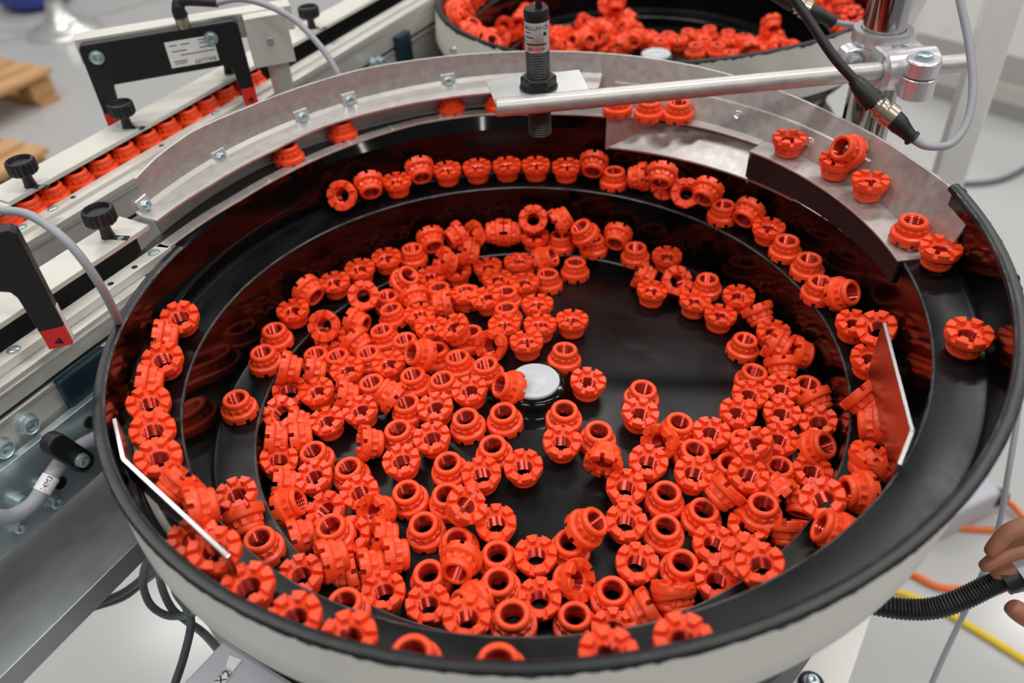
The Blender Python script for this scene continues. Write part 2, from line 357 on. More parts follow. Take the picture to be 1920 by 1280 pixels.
(-0.970,-4.510,-0.231,0.554,0.021,-0.053,0.830,0,"teeth up, nearest from white cap towards half past six"),
(-1.877,-4.971,-0.308,0.021,-0.018,0.998,0.053,0,"collar up, third from white cap towards seven o'clock"),
(0.784,-5.099,-0.292,0.040,-0.579,-0.813,-0.041,0,"collar up, nearest from white cap towards half past five"),
(-0.022,-5.395,-0.319,0.285,0.017,0.055,-0.957,0,"teeth up, second from white cap towards six o'clock"),
(1.235,-4.945,0.303,0.323,0.031,-0.945,-0.045,0,"collar end tilted out, nearest from white cap towards half past five"),
(-6.290,-5.543,0.629,0.000,0.197,-0.980,0.000,0,"collar up, fourth from white cap towards eight o'clock"),
(-4.492,-4.685,-0.343,0.217,0.048,0.032,-0.975,0,"teeth up, nearest from white cap towards half past seven"),
(-3.713,-4.711,-0.272,0.548,-0.364,-0.434,0.616,0,"on edge, nearest from white cap towards half past seven"),
(-4.530,-6.024,0.749,0.121,0.623,0.223,-0.740,0,"on edge, fourth from white cap towards half past seven"),
(-3.355,-5.284,-0.213,0.296,-0.500,-0.382,0.718,0,"on edge, second from white cap towards half past seven"),
(-3.880,-5.582,-0.264,0.441,-0.395,-0.520,0.616,0,"on edge, third from white cap towards half past seven"),
(-4.488,-5.798,-0.319,0.262,-0.713,0.052,-0.648,0,"on edge, fifth from white cap towards half past seven"),
(-3.477,-6.318,-0.309,0.977,0.000,0.000,0.212,0,"teeth up, third from white cap towards seven o'clock"),
(-2.497,-5.794,-0.426,0.041,-0.399,0.915,0.039,0,"collar up, fifth from white cap towards seven o'clock"),
(-2.433,-6.664,-0.293,0.502,0.000,0.000,0.865,0,"teeth up, second from white cap towards seven o'clock"),
(-5.130,-6.510,0.678,0.897,-0.000,0.000,-0.442,0,"teeth up, second from white cap towards half past seven"),
(-4.009,-7.295,0.734,0.000,0.823,-0.568,0.000,0,"collar up, fourth from white cap towards half past seven"),
(-1.785,-5.703,-0.027,0.610,-0.664,0.380,0.206,0,"collar end tilted out, nearest from white cap towards half past six"),
(-0.914,-5.365,-0.325,0.017,-0.135,0.989,0.055,0,"collar up, nearest from white cap towards half past six"),
(-0.853,-6.227,-0.144,0.046,-0.872,-0.486,-0.035,0,"collar up, second from white cap towards half past six"),
(0.048,-6.473,-0.432,0.966,0.055,0.015,-0.251,0,"teeth up, third from white cap towards six o'clock"),
(-1.502,-6.659,-0.155,0.510,-0.460,0.725,0.044,0,"collar end tilted out, second from white cap towards half past six"),
(-0.473,-7.715,0.851,0.000,0.884,-0.467,0.000,0,"collar up, nearest from white cap towards six o'clock"),
(-1.405,-7.694,0.778,0.263,0.000,0.000,0.965,0,"teeth up, second from white cap towards half past six"),
(0.797,-6.031,-0.250,0.798,0.369,0.327,0.347,0,"toothed face tilted out, nearest from white cap towards half past five"),
(0.824,-6.962,-0.449,0.000,0.986,-0.165,0.000,0,"collar up, third from white cap towards half past five"),
(-4.258,-8.929,2.878,0.541,0.000,0.000,-0.841,1,"teeth up, second from the left on the front outermost ledge"),
(-3.194,-9.361,2.925,1.000,-0.000,0.000,-0.019,1,"teeth up, third from the left on the front outermost ledge"),
(-2.041,-9.720,2.930,0.000,0.948,-0.318,0.000,1,"collar up, fourth from the left on the front outermost ledge"),
(-0.564,-9.941,2.990,0.000,0.996,-0.094,0.000,1,"collar up, fifth from the left on the front outermost ledge"),
(1.269,-9.866,3.111,0.961,0.000,0.000,0.278,1,"teeth up, sixth from the left on the front outermost ledge"),
(2.523,-9.660,3.163,0.997,-0.000,0.000,-0.078,1,"teeth up, seventh from the left on the front outermost ledge"),
(-5.295,-8.231,2.828,0.622,0.000,0.000,0.783,1,"teeth up, first from the left on the front outermost ledge"),
(2.901,7.418,0.172,0.363,-0.430,-0.409,-0.718,0,"collar end tilted out, nearest from white cap towards one o'clock"),
(3.494,6.841,-0.138,0.000,0.925,-0.380,0.000,0,"collar up, second from white cap towards half past one"),
(4.509,6.419,-0.178,0.868,0.000,0.000,0.496,0,"teeth up, nearest from white cap towards half past one"),
(3.710,5.810,-0.353,0.346,0.421,-0.380,-0.748,0,"on edge, nearest from white cap towards half past one"),
(4.614,5.187,-0.168,0.430,0.019,0.403,-0.807,0,"toothed face tilted out, nearest from white cap towards two o'clock"),
(3.833,4.814,-0.408,0.704,-0.057,-0.006,-0.708,0,"teeth up, nearest from white cap towards two o'clock"),
(5.640,5.009,-0.235,0.000,0.945,-0.328,0.000,0,"collar up, nearest from white cap towards two o'clock"),
(5.118,4.189,-0.421,0.620,0.012,0.056,0.783,0,"teeth up, second from white cap towards two o'clock"),
(6.500,4.201,-0.274,0.401,0.000,0.000,-0.916,0,"teeth up, second from white cap towards half past two"),
(5.805,3.504,-0.479,0.812,-0.052,0.023,-0.580,0,"teeth up, nearest from white cap towards half past two"),
(6.307,2.196,-0.467,0.056,0.485,-0.873,-0.010,0,"collar up, nearest from white cap towards half past two"),
(2.976,-0.258,-0.043,0.019,-0.970,-0.237,0.054,0,"collar up, nearest from white cap towards half past three"),
(2.809,-1.117,-0.046,0.057,-0.052,0.024,-0.997,0,"teeth up, nearest from white cap towards half past three"),
(3.814,-1.443,-0.171,0.056,-0.554,-0.831,0.012,0,"collar up, second from white cap towards half past three"),
(5.453,-0.995,-0.251,0.616,0.050,0.028,0.786,0,"teeth up, third from white cap towards half past three"),
(1.758,-2.826,0.286,0.393,0.610,0.455,-0.516,0,"toothed face tilted out, nearest from white cap towards half past four"),
(3.318,-2.033,-0.020,0.613,0.522,-0.032,-0.592,0,"toothed face tilted out, nearest from white cap towards four o'clock"),
(2.851,-2.773,-0.121,0.865,0.055,0.016,0.498,0,"teeth up, nearest from white cap towards half past four"),
(4.090,-2.362,-0.243,0.056,-0.299,-0.953,-0.013,0,"collar up, nearest from white cap towards four o'clock"),
(3.945,-3.195,-0.115,0.998,0.033,0.047,-0.040,0,"teeth up, nearest from white cap towards four o'clock"),
(2.227,-3.532,-0.178,0.249,0.041,-0.039,0.967,0,"teeth up, second from white cap towards half past four"),
(3.196,-3.726,-0.263,0.021,-0.883,0.467,0.053,0,"collar up, third from white cap towards half past four"),
(4.041,-4.199,-0.367,0.039,-0.997,0.046,0.042,0,"collar up, fifth from white cap towards half past four"),
(2.144,-4.525,-0.274,0.143,0.032,-0.048,0.988,0,"teeth up, nearest from white cap towards five o'clock"),
(3.061,-4.689,-0.340,0.041,-0.982,0.180,0.039,0,"collar up, fourth from white cap towards half past four"),
(4.636,-1.689,-0.266,0.926,0.039,0.042,0.374,0,"teeth up, second from white cap towards half past three"),
(5.438,-1.941,-0.366,0.054,-0.047,-0.997,-0.018,0,"collar up, third from white cap towards half past three"),
(5.544,-2.665,0.337,0.693,-0.183,-0.094,0.691,0,"toothed face tilted out, nearest from white cap towards half past three"),
(4.575,-3.827,0.026,0.009,0.404,0.200,0.893,0,"on edge, nearest from white cap towards four o'clock"),
(4.939,-2.771,-0.350,0.018,0.670,-0.740,-0.054,0,"collar up, second from white cap towards four o'clock"),
(5.193,-3.456,0.083,0.959,0.013,0.056,-0.277,0,"teeth up, second from white cap towards four o'clock"),
(4.152,-5.075,-0.453,0.818,0.057,0.004,0.572,0,"teeth up, third from white cap towards half past four"),
(5.074,-4.601,-0.427,0.376,0.000,0.000,-0.927,0,"teeth up, third from white cap towards four o'clock"),
(2.306,-5.598,-0.395,0.547,0.047,-0.032,0.835,0,"teeth up, second from white cap towards five o'clock"),
(3.339,-5.622,-0.457,0.053,-0.623,-0.780,-0.021,0,"collar up, sixth from white cap towards half past four"),
(1.686,-6.323,-0.452,0.050,-0.708,-0.704,-0.028,0,"collar up, second from white cap towards half past five"),
(3.017,-6.463,-0.314,0.883,-0.372,0.173,0.229,0,"on edge, second from white cap towards five o'clock"),
(3.087,-6.517,-0.352,0.091,0.048,-0.457,-0.884,0,"on edge, third from white cap towards five o'clock"),
(2.353,-6.787,-0.398,0.532,-0.517,0.178,-0.646,0,"on edge, nearest from white cap towards five o'clock"),
(4.069,-6.057,-0.496,0.560,0.000,0.000,0.829,0,"teeth up, fourth from white cap towards half past four"),
(4.667,-5.891,0.171,0.271,-0.090,-0.082,0.955,2,"toothed face tilted out, eleventh from the top on the right middle ledge"),
(4.722,-6.759,1.090,0.386,0.098,-0.058,-0.915,2,"toothed face tilted out, twelfth from the top on the right middle ledge"),
(1.659,-7.236,-0.507,0.207,0.000,0.000,0.978,0,"teeth up, second from white cap towards half past five"),
(6.857,5.895,1.883,0.609,-0.102,0.567,0.545,3,"collar end tilted out, eighteenth from the left along the back ledge"),
(7.379,5.162,1.611,0.556,0.000,0.000,0.831,3,"teeth up, nineteenth from the left along the back ledge"),
(7.759,4.379,1.568,0.000,0.260,0.966,0.000,3,"collar up, twentieth from the left along the back ledge"),
(8.190,3.433,1.528,0.000,0.973,-0.230,0.000,3,"collar up, twenty-first from the left along the back ledge"),
(8.237,2.332,1.488,0.000,0.250,0.968,0.000,3,"collar up, twenty-second from the left along the back ledge"),
(8.733,1.788,1.728,0.078,0.464,-0.756,-0.455,3,"collar end tilted out, twenty-third from the left along the back ledge"),
(6.966,3.329,-0.182,0.166,0.096,-0.425,-0.885,0,"on edge, nearest from white cap towards half past two"),
(7.203,2.441,-0.333,0.750,0.000,0.000,0.662,0,"teeth up, third from white cap towards half past two"),
(7.069,1.496,0.124,0.813,-0.244,-0.525,-0.066,0,"on edge, second from white cap towards half past two"),
(7.718,1.383,-0.098,0.064,0.593,-0.107,-0.795,0,"on edge, second from white cap towards three o'clock"),
(7.128,0.925,-0.258,0.294,-0.153,-0.435,-0.837,0,"on edge, nearest from white cap towards three o'clock"),
(6.265,0.721,-0.424,0.056,0.338,-0.939,-0.013,0,"collar up, nearest from white cap towards three o'clock"),
(5.957,-0.180,-0.379,0.328,0.055,0.017,0.943,0,"teeth up, second from white cap towards three o'clock"),
(6.905,0.039,-0.394,0.904,0.000,0.000,0.428,0,"teeth up, third from white cap towards three o'clock"),
(7.704,0.282,-0.551,0.000,0.944,-0.329,0.000,0,"collar up, second from white cap towards three o'clock"),
(7.771,-0.410,-0.342,0.001,0.194,-0.477,-0.857,0,"on edge, third from white cap towards three o'clock"),
(6.702,-0.902,-0.425,0.857,-0.000,0.000,-0.515,0,"teeth up, fourth from white cap towards half past three"),
(7.617,-1.264,-0.402,0.353,0.115,-0.024,-0.928,0,"toothed face tilted out, second from white cap towards half past three"),
(8.717,0.623,1.411,0.386,0.000,0.000,-0.922,2,"teeth up, first from the top on the right middle ledge"),
(8.991,-0.169,1.934,0.578,0.241,-0.002,-0.780,2,"toothed face tilted out, second from the top on the right middle ledge"),
(8.656,-0.911,1.486,0.936,-0.000,0.000,-0.351,2,"teeth up, third from the top on the right middle ledge"),
(8.150,-2.158,1.412,0.815,-0.325,-0.437,-0.199,2,"on edge, fourth from the top on the right middle ledge"),
(8.107,-2.998,1.402,0.730,-0.087,0.588,-0.337,2,"on edge, fifth from the top on the right middle ledge"),
(7.661,-4.147,1.365,0.884,-0.027,0.153,0.441,2,"toothed face tilted out, sixth from the top on the right middle ledge"),
(7.652,-4.243,1.323,0.896,-0.124,0.426,-0.013,2,"on edge, seventh from the top on the right middle ledge"),
(7.127,-5.020,1.400,0.189,0.712,0.312,0.600,2,"collar end tilted out, eighth from the top on the right middle ledge"),
(6.429,-5.197,1.254,0.276,-0.205,-0.073,0.936,2,"toothed face tilted out, ninth from the top on the right middle ledge"),
(6.315,-6.051,1.394,0.520,0.472,0.695,0.153,2,"collar end tilted out, tenth from the top on the right middle ledge"),
(6.409,-1.821,-0.465,0.733,0.049,0.030,0.678,0,"teeth up, fifth from white cap towards half past three"),
(6.181,-2.845,-0.430,0.000,0.279,0.960,0.000,0,"collar up, fourth from white cap towards half past three"),
(7.316,-2.238,-0.160,0.218,0.143,-0.934,-0.244,0,"collar end tilted out, nearest from white cap towards half past three"),
(7.029,-2.877,-0.538,0.734,-0.000,0.000,-0.679,0,"teeth up, sixth from white cap towards half past three"),
(5.909,-3.575,-0.176,0.362,-0.006,0.830,-0.425,0,"on edge, second from white cap towards four o'clock"),
(6.557,-3.851,-0.396,0.757,-0.342,0.394,0.393,0,"on edge, fourth from white cap towards four o'clock"),
(5.420,-4.310,-0.073,0.000,0.834,-0.551,0.000,0,"collar up, third from white cap towards four o'clock"),
(5.999,-4.644,-0.498,0.520,-0.197,0.349,0.754,0,"on edge, third from white cap towards four o'clock"),
(-6.190,7.098,2.438,0.856,0.499,-0.127,0.034,3,"toothed face tilted out, first from the left along the back ledge"),
(-5.405,7.588,2.466,0.412,-0.119,-0.520,-0.738,3,"collar end tilted out, second from the left along the back ledge"),
(-4.579,8.124,2.122,0.993,-0.000,0.000,-0.119,3,"teeth up, third from the left along the back ledge"),
(-3.783,8.492,2.460,0.466,-0.392,0.358,0.708,3,"collar end tilted out, fourth from the left along the back ledge"),
(-2.910,8.827,2.091,0.967,-0.000,0.000,-0.255,3,"teeth up, fifth from the left along the back ledge"),
(-1.885,9.070,2.015,0.408,0.000,0.000,0.913,3,"teeth up, sixth from the left along the back ledge"),
(-0.844,9.208,1.967,0.459,0.000,0.000,-0.888,3,"teeth up, seventh from the left along the back ledge"),
(0.167,9.215,1.927,0.405,0.000,0.000,-0.914,3,"teeth up, eighth from the left along the back ledge"),
(1.229,9.097,1.885,0.935,-0.000,0.000,-0.354,3,"teeth up, ninth from the left along the back ledge"),
(2.156,8.906,2.191,0.367,-0.133,0.519,0.760,3,"collar end tilted out, tenth from the left along the back ledge"),
(2.854,8.632,1.826,0.000,0.433,-0.901,0.000,3,"collar up, eleventh from the left along the back ledge"),
(3.650,8.330,1.988,0.668,0.448,0.450,0.388,3,"on edge, twelfth from the left along the back ledge"),
(4.291,7.381,2.511,0.777,-0.380,0.342,0.369,3,"collar end tilted out, thirteenth from the left along the back ledge"),
(4.601,7.964,1.843,0.237,-0.194,-0.497,0.812,3,"toothed face tilted out, fourteenth from the left along the back ledge"),
(5.129,7.257,1.872,0.070,-0.074,-0.379,0.920,3,"toothed face tilted out, fifteenth from the left along the back ledge"),
(5.706,6.865,2.142,0.744,-0.276,0.484,0.370,3,"collar end tilted out, sixteenth from the left along the back ledge"),
(6.200,6.412,1.669,0.000,0.343,0.939,0.000,3,"collar up, seventeenth from the left along the back ledge"),
(-9.484,0.425,2.574,0.240,0.097,-0.119,0.958,4,"toothed face tilted out, first from the top on the left ledge"),
(-9.558,-0.537,2.756,0.313,-0.476,-0.325,0.755,4,"on edge, second from the top on the left ledge"),
(-9.302,-1.404,2.657,0.296,0.079,-0.090,0.948,4,"toothed face tilted out, third from the top on the left ledge"),
(-9.327,-2.318,2.798,0.249,0.566,-0.061,-0.784,4,"on edge, fourth from the top on the left ledge"),
(-9.041,-3.122,2.755,0.158,0.096,-0.048,0.982,4,"toothed face tilted out, fifth from the top on the left ledge"),
(-8.640,-4.015,2.750,0.674,0.101,0.039,0.731,4,"toothed face tilted out, sixth from the top on the left ledge"),
(-8.192,-4.899,2.783,0.959,0.032,0.084,0.268,4,"toothed face tilted out, seventh from the top on the left ledge"),
(-7.503,-5.627,2.888,0.777,-0.229,0.498,0.311,4,"on edge, eighth from the top on the left ledge"),
(-6.777,-6.307,2.955,0.778,0.329,-0.534,-0.040,4,"on edge, ninth from the top on the left ledge"),
(-6.053,-7.599,3.088,0.979,-0.009,0.054,-0.195,4,"toothed face tilted out, eleventh from the top on the left ledge"),
(-6.723,-7.040,2.758,0.949,-0.000,0.000,-0.314,4,"teeth up, tenth from the top on the left ledge"),
(-7.237,-4.111,0.562,0.734,-0.000,0.000,-0.680,0,"teeth up, fifth from white cap towards half past eight"),
(-6.807,-4.907,0.730,0.358,0.027,-0.464,-0.810,0,"on edge, third from white cap towards eight o'clock"),
]
# ================================================================ floor
g = G(); g.add([(-260, -60, FLOOR), (260, -60, FLOOR), (260, 420, FLOOR), (-260, 420, FLOOR)], [(0, 1, 2, 3)])
fl = g.make('floor', M['floor'], org=(0, 0, FLOOR)); fl['kind'] = 'structure'
a, b = at(0, 80, FLOOR), at(300, -2, FLOOR); d = (b-a).normalized(); n = V(-d.y, d.x, 0)
g = G().box((a+b)/2+V(0, 0, .03), d*130, n*.5, V(0, 0, .03)); tr = g.make('trim_1', M['joint'], org=(a+b)/2); tr['kind'] = 'structure'

# ================================================================ front bowl feeder
def build_bowl(label):
    rt = root('bowl_feeder', (0, 0, 0), label, 'feeder')
    # floor cone
    g = G(); rows = []
    for i in range(145):
        t = i/144; rows.append([pol(r, t, -CONE*r) for r in (.2, 1.5, 3, 4.5, 6, 7, 7.6, 8.2)])
    g.strip(rows); g.make('bowl_floor', M['worn'], rt, smooth=True)
    # spiral ledge with the wall beneath it
    g = G(); rows = []; gw = G(); wr = []
    for t in rng(.2, 2.262, 760):
        e, z = spiral(t)
        if t >= 1.2:
            e0, z0 = spiral(t-1); rb, zb = e0+ledge_w(t-1), z0+.06
        else:
            zb = -CONE*7; rb = e-max((z-zb)*.085, .01)
            if t >= 1: rb, zb = min(rb, e-.1), -CONE*7.6
            zb -= .1
        j = e+ledge_w(t)
        wr.append([pol(rb, t, zb), pol(lerp(rb, e-.02, .5), t, lerp(zb, z, .5)), pol(e-.025, t, z-.07)])
        rows.append([pol(e-.025, t, z-.07), pol(e-.012, t, z-.02), pol(e+.02, t, z+.005), pol(e+.07, t, z), pol(j-.12, t, z), pol(j-.04, t, z+.03), pol(j, t, z+.12)])
    gw.strip(wr); gw.make('step_wall', M['black'], rt, smooth=True)
    g.strip(rows); g.make('spiral_ledge', M['worn'], rt, smooth=True)
    g = G(); pr_ = random.Random(9)     # bare, rubbed line along the ledge's edge; lighter colour also paints its highlight
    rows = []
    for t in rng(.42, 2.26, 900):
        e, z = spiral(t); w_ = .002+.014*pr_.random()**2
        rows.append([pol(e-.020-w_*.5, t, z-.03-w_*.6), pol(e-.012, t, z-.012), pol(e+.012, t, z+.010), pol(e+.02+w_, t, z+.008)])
    g.strip(rows).make('worn_edge_highlight', M['edge'], rt, smooth=True)
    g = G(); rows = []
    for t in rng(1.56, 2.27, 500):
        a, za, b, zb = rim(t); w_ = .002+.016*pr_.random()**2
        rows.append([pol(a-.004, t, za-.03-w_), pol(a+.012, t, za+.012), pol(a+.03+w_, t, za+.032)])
    g.strip(rows).make('worn_edge_highlight', M['edge'], rt, smooth=True)  # rim's worn line, with its highlight put into the colour too
    # outer wall
    g = G(); rows = []
    for t in rng(1.25, 2.272, 420):
        e, z = spiral(min(t, 2.27)); j = e+ledge_w(t)
        if t < 1.455: rt_, zt_ = 9.62, 2.68
        else: rt_, zt_ = rim(t)[:2]
        if t < 1.262: rt_, zt_ = rim(t+1)[:2]; rt_, zt_ = lerp(j, rt_, .3), 2.7
        rows.append([pol(j, t, z+.1), pol(lerp(j, rt_, .5), t, lerp(z+.1, zt_, .5)), pol(rt_, t, zt_)])
    g.strip(rows); g.make('outer_wall', M['black'], rt, smooth=True)
    # rim lip: black lacquer running ragged over the outside
    g = G(); rows = []
    rr = random.Random(4); ph = [rr.uniform(0, 6) for _ in range(6)]
    for t in rng(1.455, 2.275, 640):
        a, za, b, zb = rim(t)
        rag = .014*sum(math.sin(TAU*t*k+p) for k, p in zip((31, 53, 97, 17, 143, 201), ph))+.02*rr.uniform(-1, 1)
        wide = interp(t, [(1.55, .5), (1.63, .75), (1.68, .45), (1.72, .6), (1.80, .3), (1.9, .16), (2.3, .16)])
        rows.append([pol(a-.01, t, za-.10), pol(a+.0, t, za-.02), pol(a+.04, t, za+.03), pol(lerp(a, b, .5), t, lerp(za, zb, .5)+.03), pol(b-.03, t, zb+.0), pol(b+.012, t, zb-.05), pol(b+.016, t, zb-wide*.45-rag)])
    g.strip(rows); g.make('rim_lip', M['rim'], rt, smooth=True)
    # cream skirt
    g = G(); rows = []
    for t in rng(1.275, 2.275, 400):
        if t < 1.455: b, zt = 10.35, 2.6
        else:
            _, _, b, zt = rim(t)
        rows.append([pol(b-.1, t, zt-.03), pol(b+.004, t, zt-.05), pol(lerp(b, 10.55, .6), t, lerp(zt, 2.2, .6)), pol(10.56, t, 2.25), pol(10.53, t, 2.2), pol(10.3, t, 2.2), pol(9.9, t, 2.6)])
    g.strip(rows); g.make('skirt', M['cream'], rt, smooth=True, ang=50)
    # drive unit below
    g = G().lathe((0, 0, -9), (0, 0, 1), [(7.5, 0), (7.6, .2), (7.6, 4.0), (9, 4.6), (9, 6.2), (7, 7.0), (7, 7.8)], 64, True, False)
    g.make('drive_unit', M['darkgrey'], rt, smooth=True)
    # hub
    g = G().lathe((0, 0, -.1), (0, 0, 1), [(1.35, -.05), (1.15, .03), (1.08, .08), (.98, .20), (.93, .30), (.86, .40), (.78, .44)], 48, False)
    g.make('hub_boss', M['black'], rt, smooth=True, ang=60)
    g = G().lathe((0, 0, .34), (0, 0, 1), [(.70, 0), (.715, .05), (.69, .09), (.45, .095), (.43, .085), (.25, .085), (.23, .095)], 48)
    g.make('hub_cap', M['cap'], rt, smooth=True, ang=50)
    return rt
def copy_tree(o, parent=None, off=None):
    c = o.copy(); link(c); c.parent = parent
    for ch in list(o.children): copy_tree(ch, c)
    return c
bowl = build_bowl('front cream bowl feeder with glossy black spiral inside, filled with red castle nuts')
back = copy_tree(bowl)
HB = at(1230, 103, .35); back.location = V(HB.x, HB.y, 0)*S
back['label'] = 'second cream bowl feeder behind the front one, black inside, holding red nuts'

# ---- sheet steel on the front bowl
def zsteel(t): return interp(t, [(.25, 3.52), (.262, 3.56), (.36, 3.75), (1, 3.75)])
def rbase(t): return interp(t, [(.25, 10.36), (.36, 10.36), (.41, 10.5), (.455, 10.7), (.5, 10.92), (.6, 11.0), (.75, 11.05)])
def rtop(t): return interp(t, [(.25, 10.86), (.30, 10.9), (.36, 11.0), (.45, 11.2), (.75, 11.25)])
def ztop(t): return interp(t, [(.255, 5.06), (.30, 4.94), (.345, 4.98), (.38, 5.12), (.42, 5.24), (.5, 5.40), (.545, 5.5), (.58, 5.6), (.64, 5.6), (.67, 5.68), (.69, 5.58), (.705, 5.42)])
def rin(t): return interp(t, [(.25, 9.44), (.372, 9.44), (.3721, 9.98), (.431, 10.02), (.4555, 9.76), (.50, 9.85), (.53, 10.12), (.56, 10.2), (.60, 10.02), (.64, 9.92), (.67, 9.94), (.70, 10.2), (.73, 10.5)])
g = G()
for (t0, t1) in ((.262, .372), (.3722, .4558), (.4562, .715)):
    rows = []
    for t in rng(t0, t1, 70):
        z = zsteel(t); a = rin(t); b = rbase(t) if t < .47 else min(rbase(t), a+.40)
        rows.append([pol(a, t, z), pol(b, t, z), pol(b, t, z-.06), pol(a, t, z-.06)])
    g.strip(rows, True)
g.make('steel_track', M['steel'], bowl, bevel=.012)
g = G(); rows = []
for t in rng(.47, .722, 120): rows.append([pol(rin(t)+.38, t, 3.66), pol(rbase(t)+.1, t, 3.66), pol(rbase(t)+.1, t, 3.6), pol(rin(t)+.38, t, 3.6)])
g.strip(rows, True).make('shaded_channel_floor', M['rubber'], bowl)  # steel channel floor, coloured dark for the shade under the lip
# small tabs along the channel edge
for t in (.52, .548, .575, .6, .625, .65):
    p = pol(rin(t)+.2, t, 3.77); e = pol(1, t, 0); s_ = V(-e.y, e.x, 0)
    G().box(p, e*.13, s_*.06, V(0, 0, .02)).make('channel_tab', M['bright'], bowl)

g = G(); rows = []
for t in rng(.258, .704, 260):
    z0 = zsteel(t)-.05; a, b, zt = rbase(t), rtop(t), ztop(t); n = pol(.07, t, 0)
    rows.append([pol(a, t, z0), pol(b, t, zt), pol(b, t, zt)+n, pol(a, t, z0)+n])
g.strip(rows, True).make('guide_wall', M['steel'], bowl, smooth=True, ang=40, bevel=.01)
def wall_r(t, z):
    f = (z-zsteel(t))/(ztop(t)-zsteel(t)); return lerp(rbase(t), rtop(t), f)
g = G(); rows = []
for t in rng(.318, .456, 90):   # doubled band along the foot of the wall
    z0 = zsteel(t); rows.append([pol(wall_r(t, z0)-.09, t, z0), pol(wall_r(t, z0+.72)-.09, t, z0+.72), pol(wall_r(t, z0+.72), t, z0+.74), pol(wall_r(t, z0), t, z0)])
g.strip(rows, True).make('wall_band', M['steel'], bowl, smooth=True, ang=40)
g = G(); rows = []
def lipr(t): return interp(t, [(.46, 10.2), (.52, 10.1), (.58, 10.28), (.61, 10.38), (.64, 10.2), (.68, 10.3), (.705, 10.5), (.72, 10.6)])
for t in rng(.463, .712, 150):
    lr = lipr(t); br = wall_r(t, 4.6)-.12
    rows.append([pol(wall_r(t, 5.05)-.02, t, 5.05), pol(wall_r(t, 4.75)-.04, t, 4.72), pol(br, t, 4.60), pol(lr, t, 4.50), pol(lr, t, 4.44), pol(br+.03, t, 4.53), pol(wall_r(t, 4.75)+.01, t, 4.70), pol(wall_r(t, 5.05)+.02, t, 5.0)])
g.strip(rows, True).make('hold_down_lip', M['steel'], bowl, smooth=True, ang=25)
def on_wall(px, py):
    best = None
    for i in range(400):
        z = 3.8+i*.006; p = at(px, py, z); t = (math.atan2(p.x, -p.y)/TAU) % 1
        dd = abs(math.hypot(p.x, p.y)-wall_r(t, z))
        if best is None or dd < best[0]: best = (dd, p, t)
    return best[1], best[2]
for px, py in ((840, 152), (654, 188), (565, 220), (411, 296), (268, 386)):
    p, t = on_wall(px, py); n = pol(-1, t, .35).normalized(); s_ = V(math.cos(TAU*t), math.sin(TAU*t), 0); up = n.cross(s_)
    up = up if up.z > 0 else -up
    g = G().box(p+n*.07, s_*.25, up*.25, n*.04); c = g.make('clip_plate', M['bright'], bowl, bevel=.03)
    g = G().lathe(p+n*.09, n, [(.16, 0), (.16, .02), (.13, .10), (.09, .13), (.07, .05), (.02, .05)], 20); g.make('bolt', M['zinc'], c, smooth=True, ang=40)
for px, py in ((1385, 216), (1521, 267)):
    p, t = on_wall(px, py); n = pol(-1, t, .45).normalized()
    G().lathe(p+n*.07, n, [(.14, 0), (.14, .03), (.11, .05), (.05, .03), (.03, .045)], 24).make('rivet', M['bright'], bowl, smooth=True, ang=40)
# chute plate and its side cheek
g = G(); rows = []
for t in rng(.3722, .4555, 30) : pass
for t in rng(.343, .4555, 40):
    ro_ = interp(t, [(.431, 10.42), (.4555, 9.64)]); zo_ = 2.70+(ro_-9.6)*.88
    rows.append([pol(9.6, t, 2.70), pol(ro_, t, zo_), pol(ro_, t, zo_-.06), pol(9.6, t, 2.64)])
g.strip(rows, True).make('chute_plate', M['steel'], bowl)
g = G(); t = .4558; s_ = V(math.cos(TAU*t), math.sin(TAU*t), 0)*.06
g.prism([pol(9.58, .4556, 2.62), pol(10.40, .4315, 3.36), pol(10.40, .4315, 3.70), pol(9.72, .4556, 3.70)], s_).make('chute_cheek', M['steel'], bowl)
g = G(); t = .3715
g.prism([pol(9.5, t, 2.62), pol(10.3, t, 3.36), pol(10.3, t, 3.72), pol(9.44, t, 3.70)], -s_*.8).make('chute_cheek', M['steel'], bowl)
# black band under the steel track
g = G(); rows = []
for t in rng(.262, .372, 50): rows.append([pol(9.47, t, zsteel(t)-.07), pol(9.43, t, 2.86), pol(9.52, t, 2.82), pol(9.62, t, zsteel(t)-.07)])
g.strip(rows, True).make('track_apron', M['ink'], bowl, smooth=True, ang=40)
g = G(); rows = []
for t in rng(.4575, .71, 130):
    a, za, _, _ = rim(t+1); rows.append([pol(rin(t)+.05, t, 3.69), pol(a-.03, t, max(za, 3.0)), pol(a+.1, t, max(za, 3.0)), pol(rin(t)+.2, t, 3.69)])
g.strip(rows, True).make('back_apron', M['black'], bowl, smooth=True, ang=40)
# deflector plates
def plate(name, tops, h, th, lab=None):
    g = G()
    for (p, q_) in zip(tops, tops[1:]):
        d = (q_-p); d.z = 0; n = V(-d.y, d.x, 0).normalized()*th
        g.prism([p, q_, q_-V(0, 0, h), p-V(0, 0, h)], n)
    o = g.make(name, M['plate'], bowl, bevel=.015); o['label'] = lab; return o
zt = 3.66
plate('deflector_plate', [at(209, 785, zt), at(226, 862, zt), at(424, 1046, zt)], .62, .10, 'bent steel deflector plate at the left of the bowl')
zt = 3.42
plate('deflector_plate', [at(1654, 604, zt), at(1706, 806, zt), at(1682, 868, zt)], 1.55, .10, 'bent steel deflector plate at the right of the bowl')
# outside bolt on the far bowl
p = at(852, 94, 2.9)
d = (CAM-p).normalized(); G().lathe(p, d, [(.2, -.4), (.2, .1), (.14, .22), (.05, .24)], 16).make('bolt', M['zinc'], back, smooth=True, ang=40)

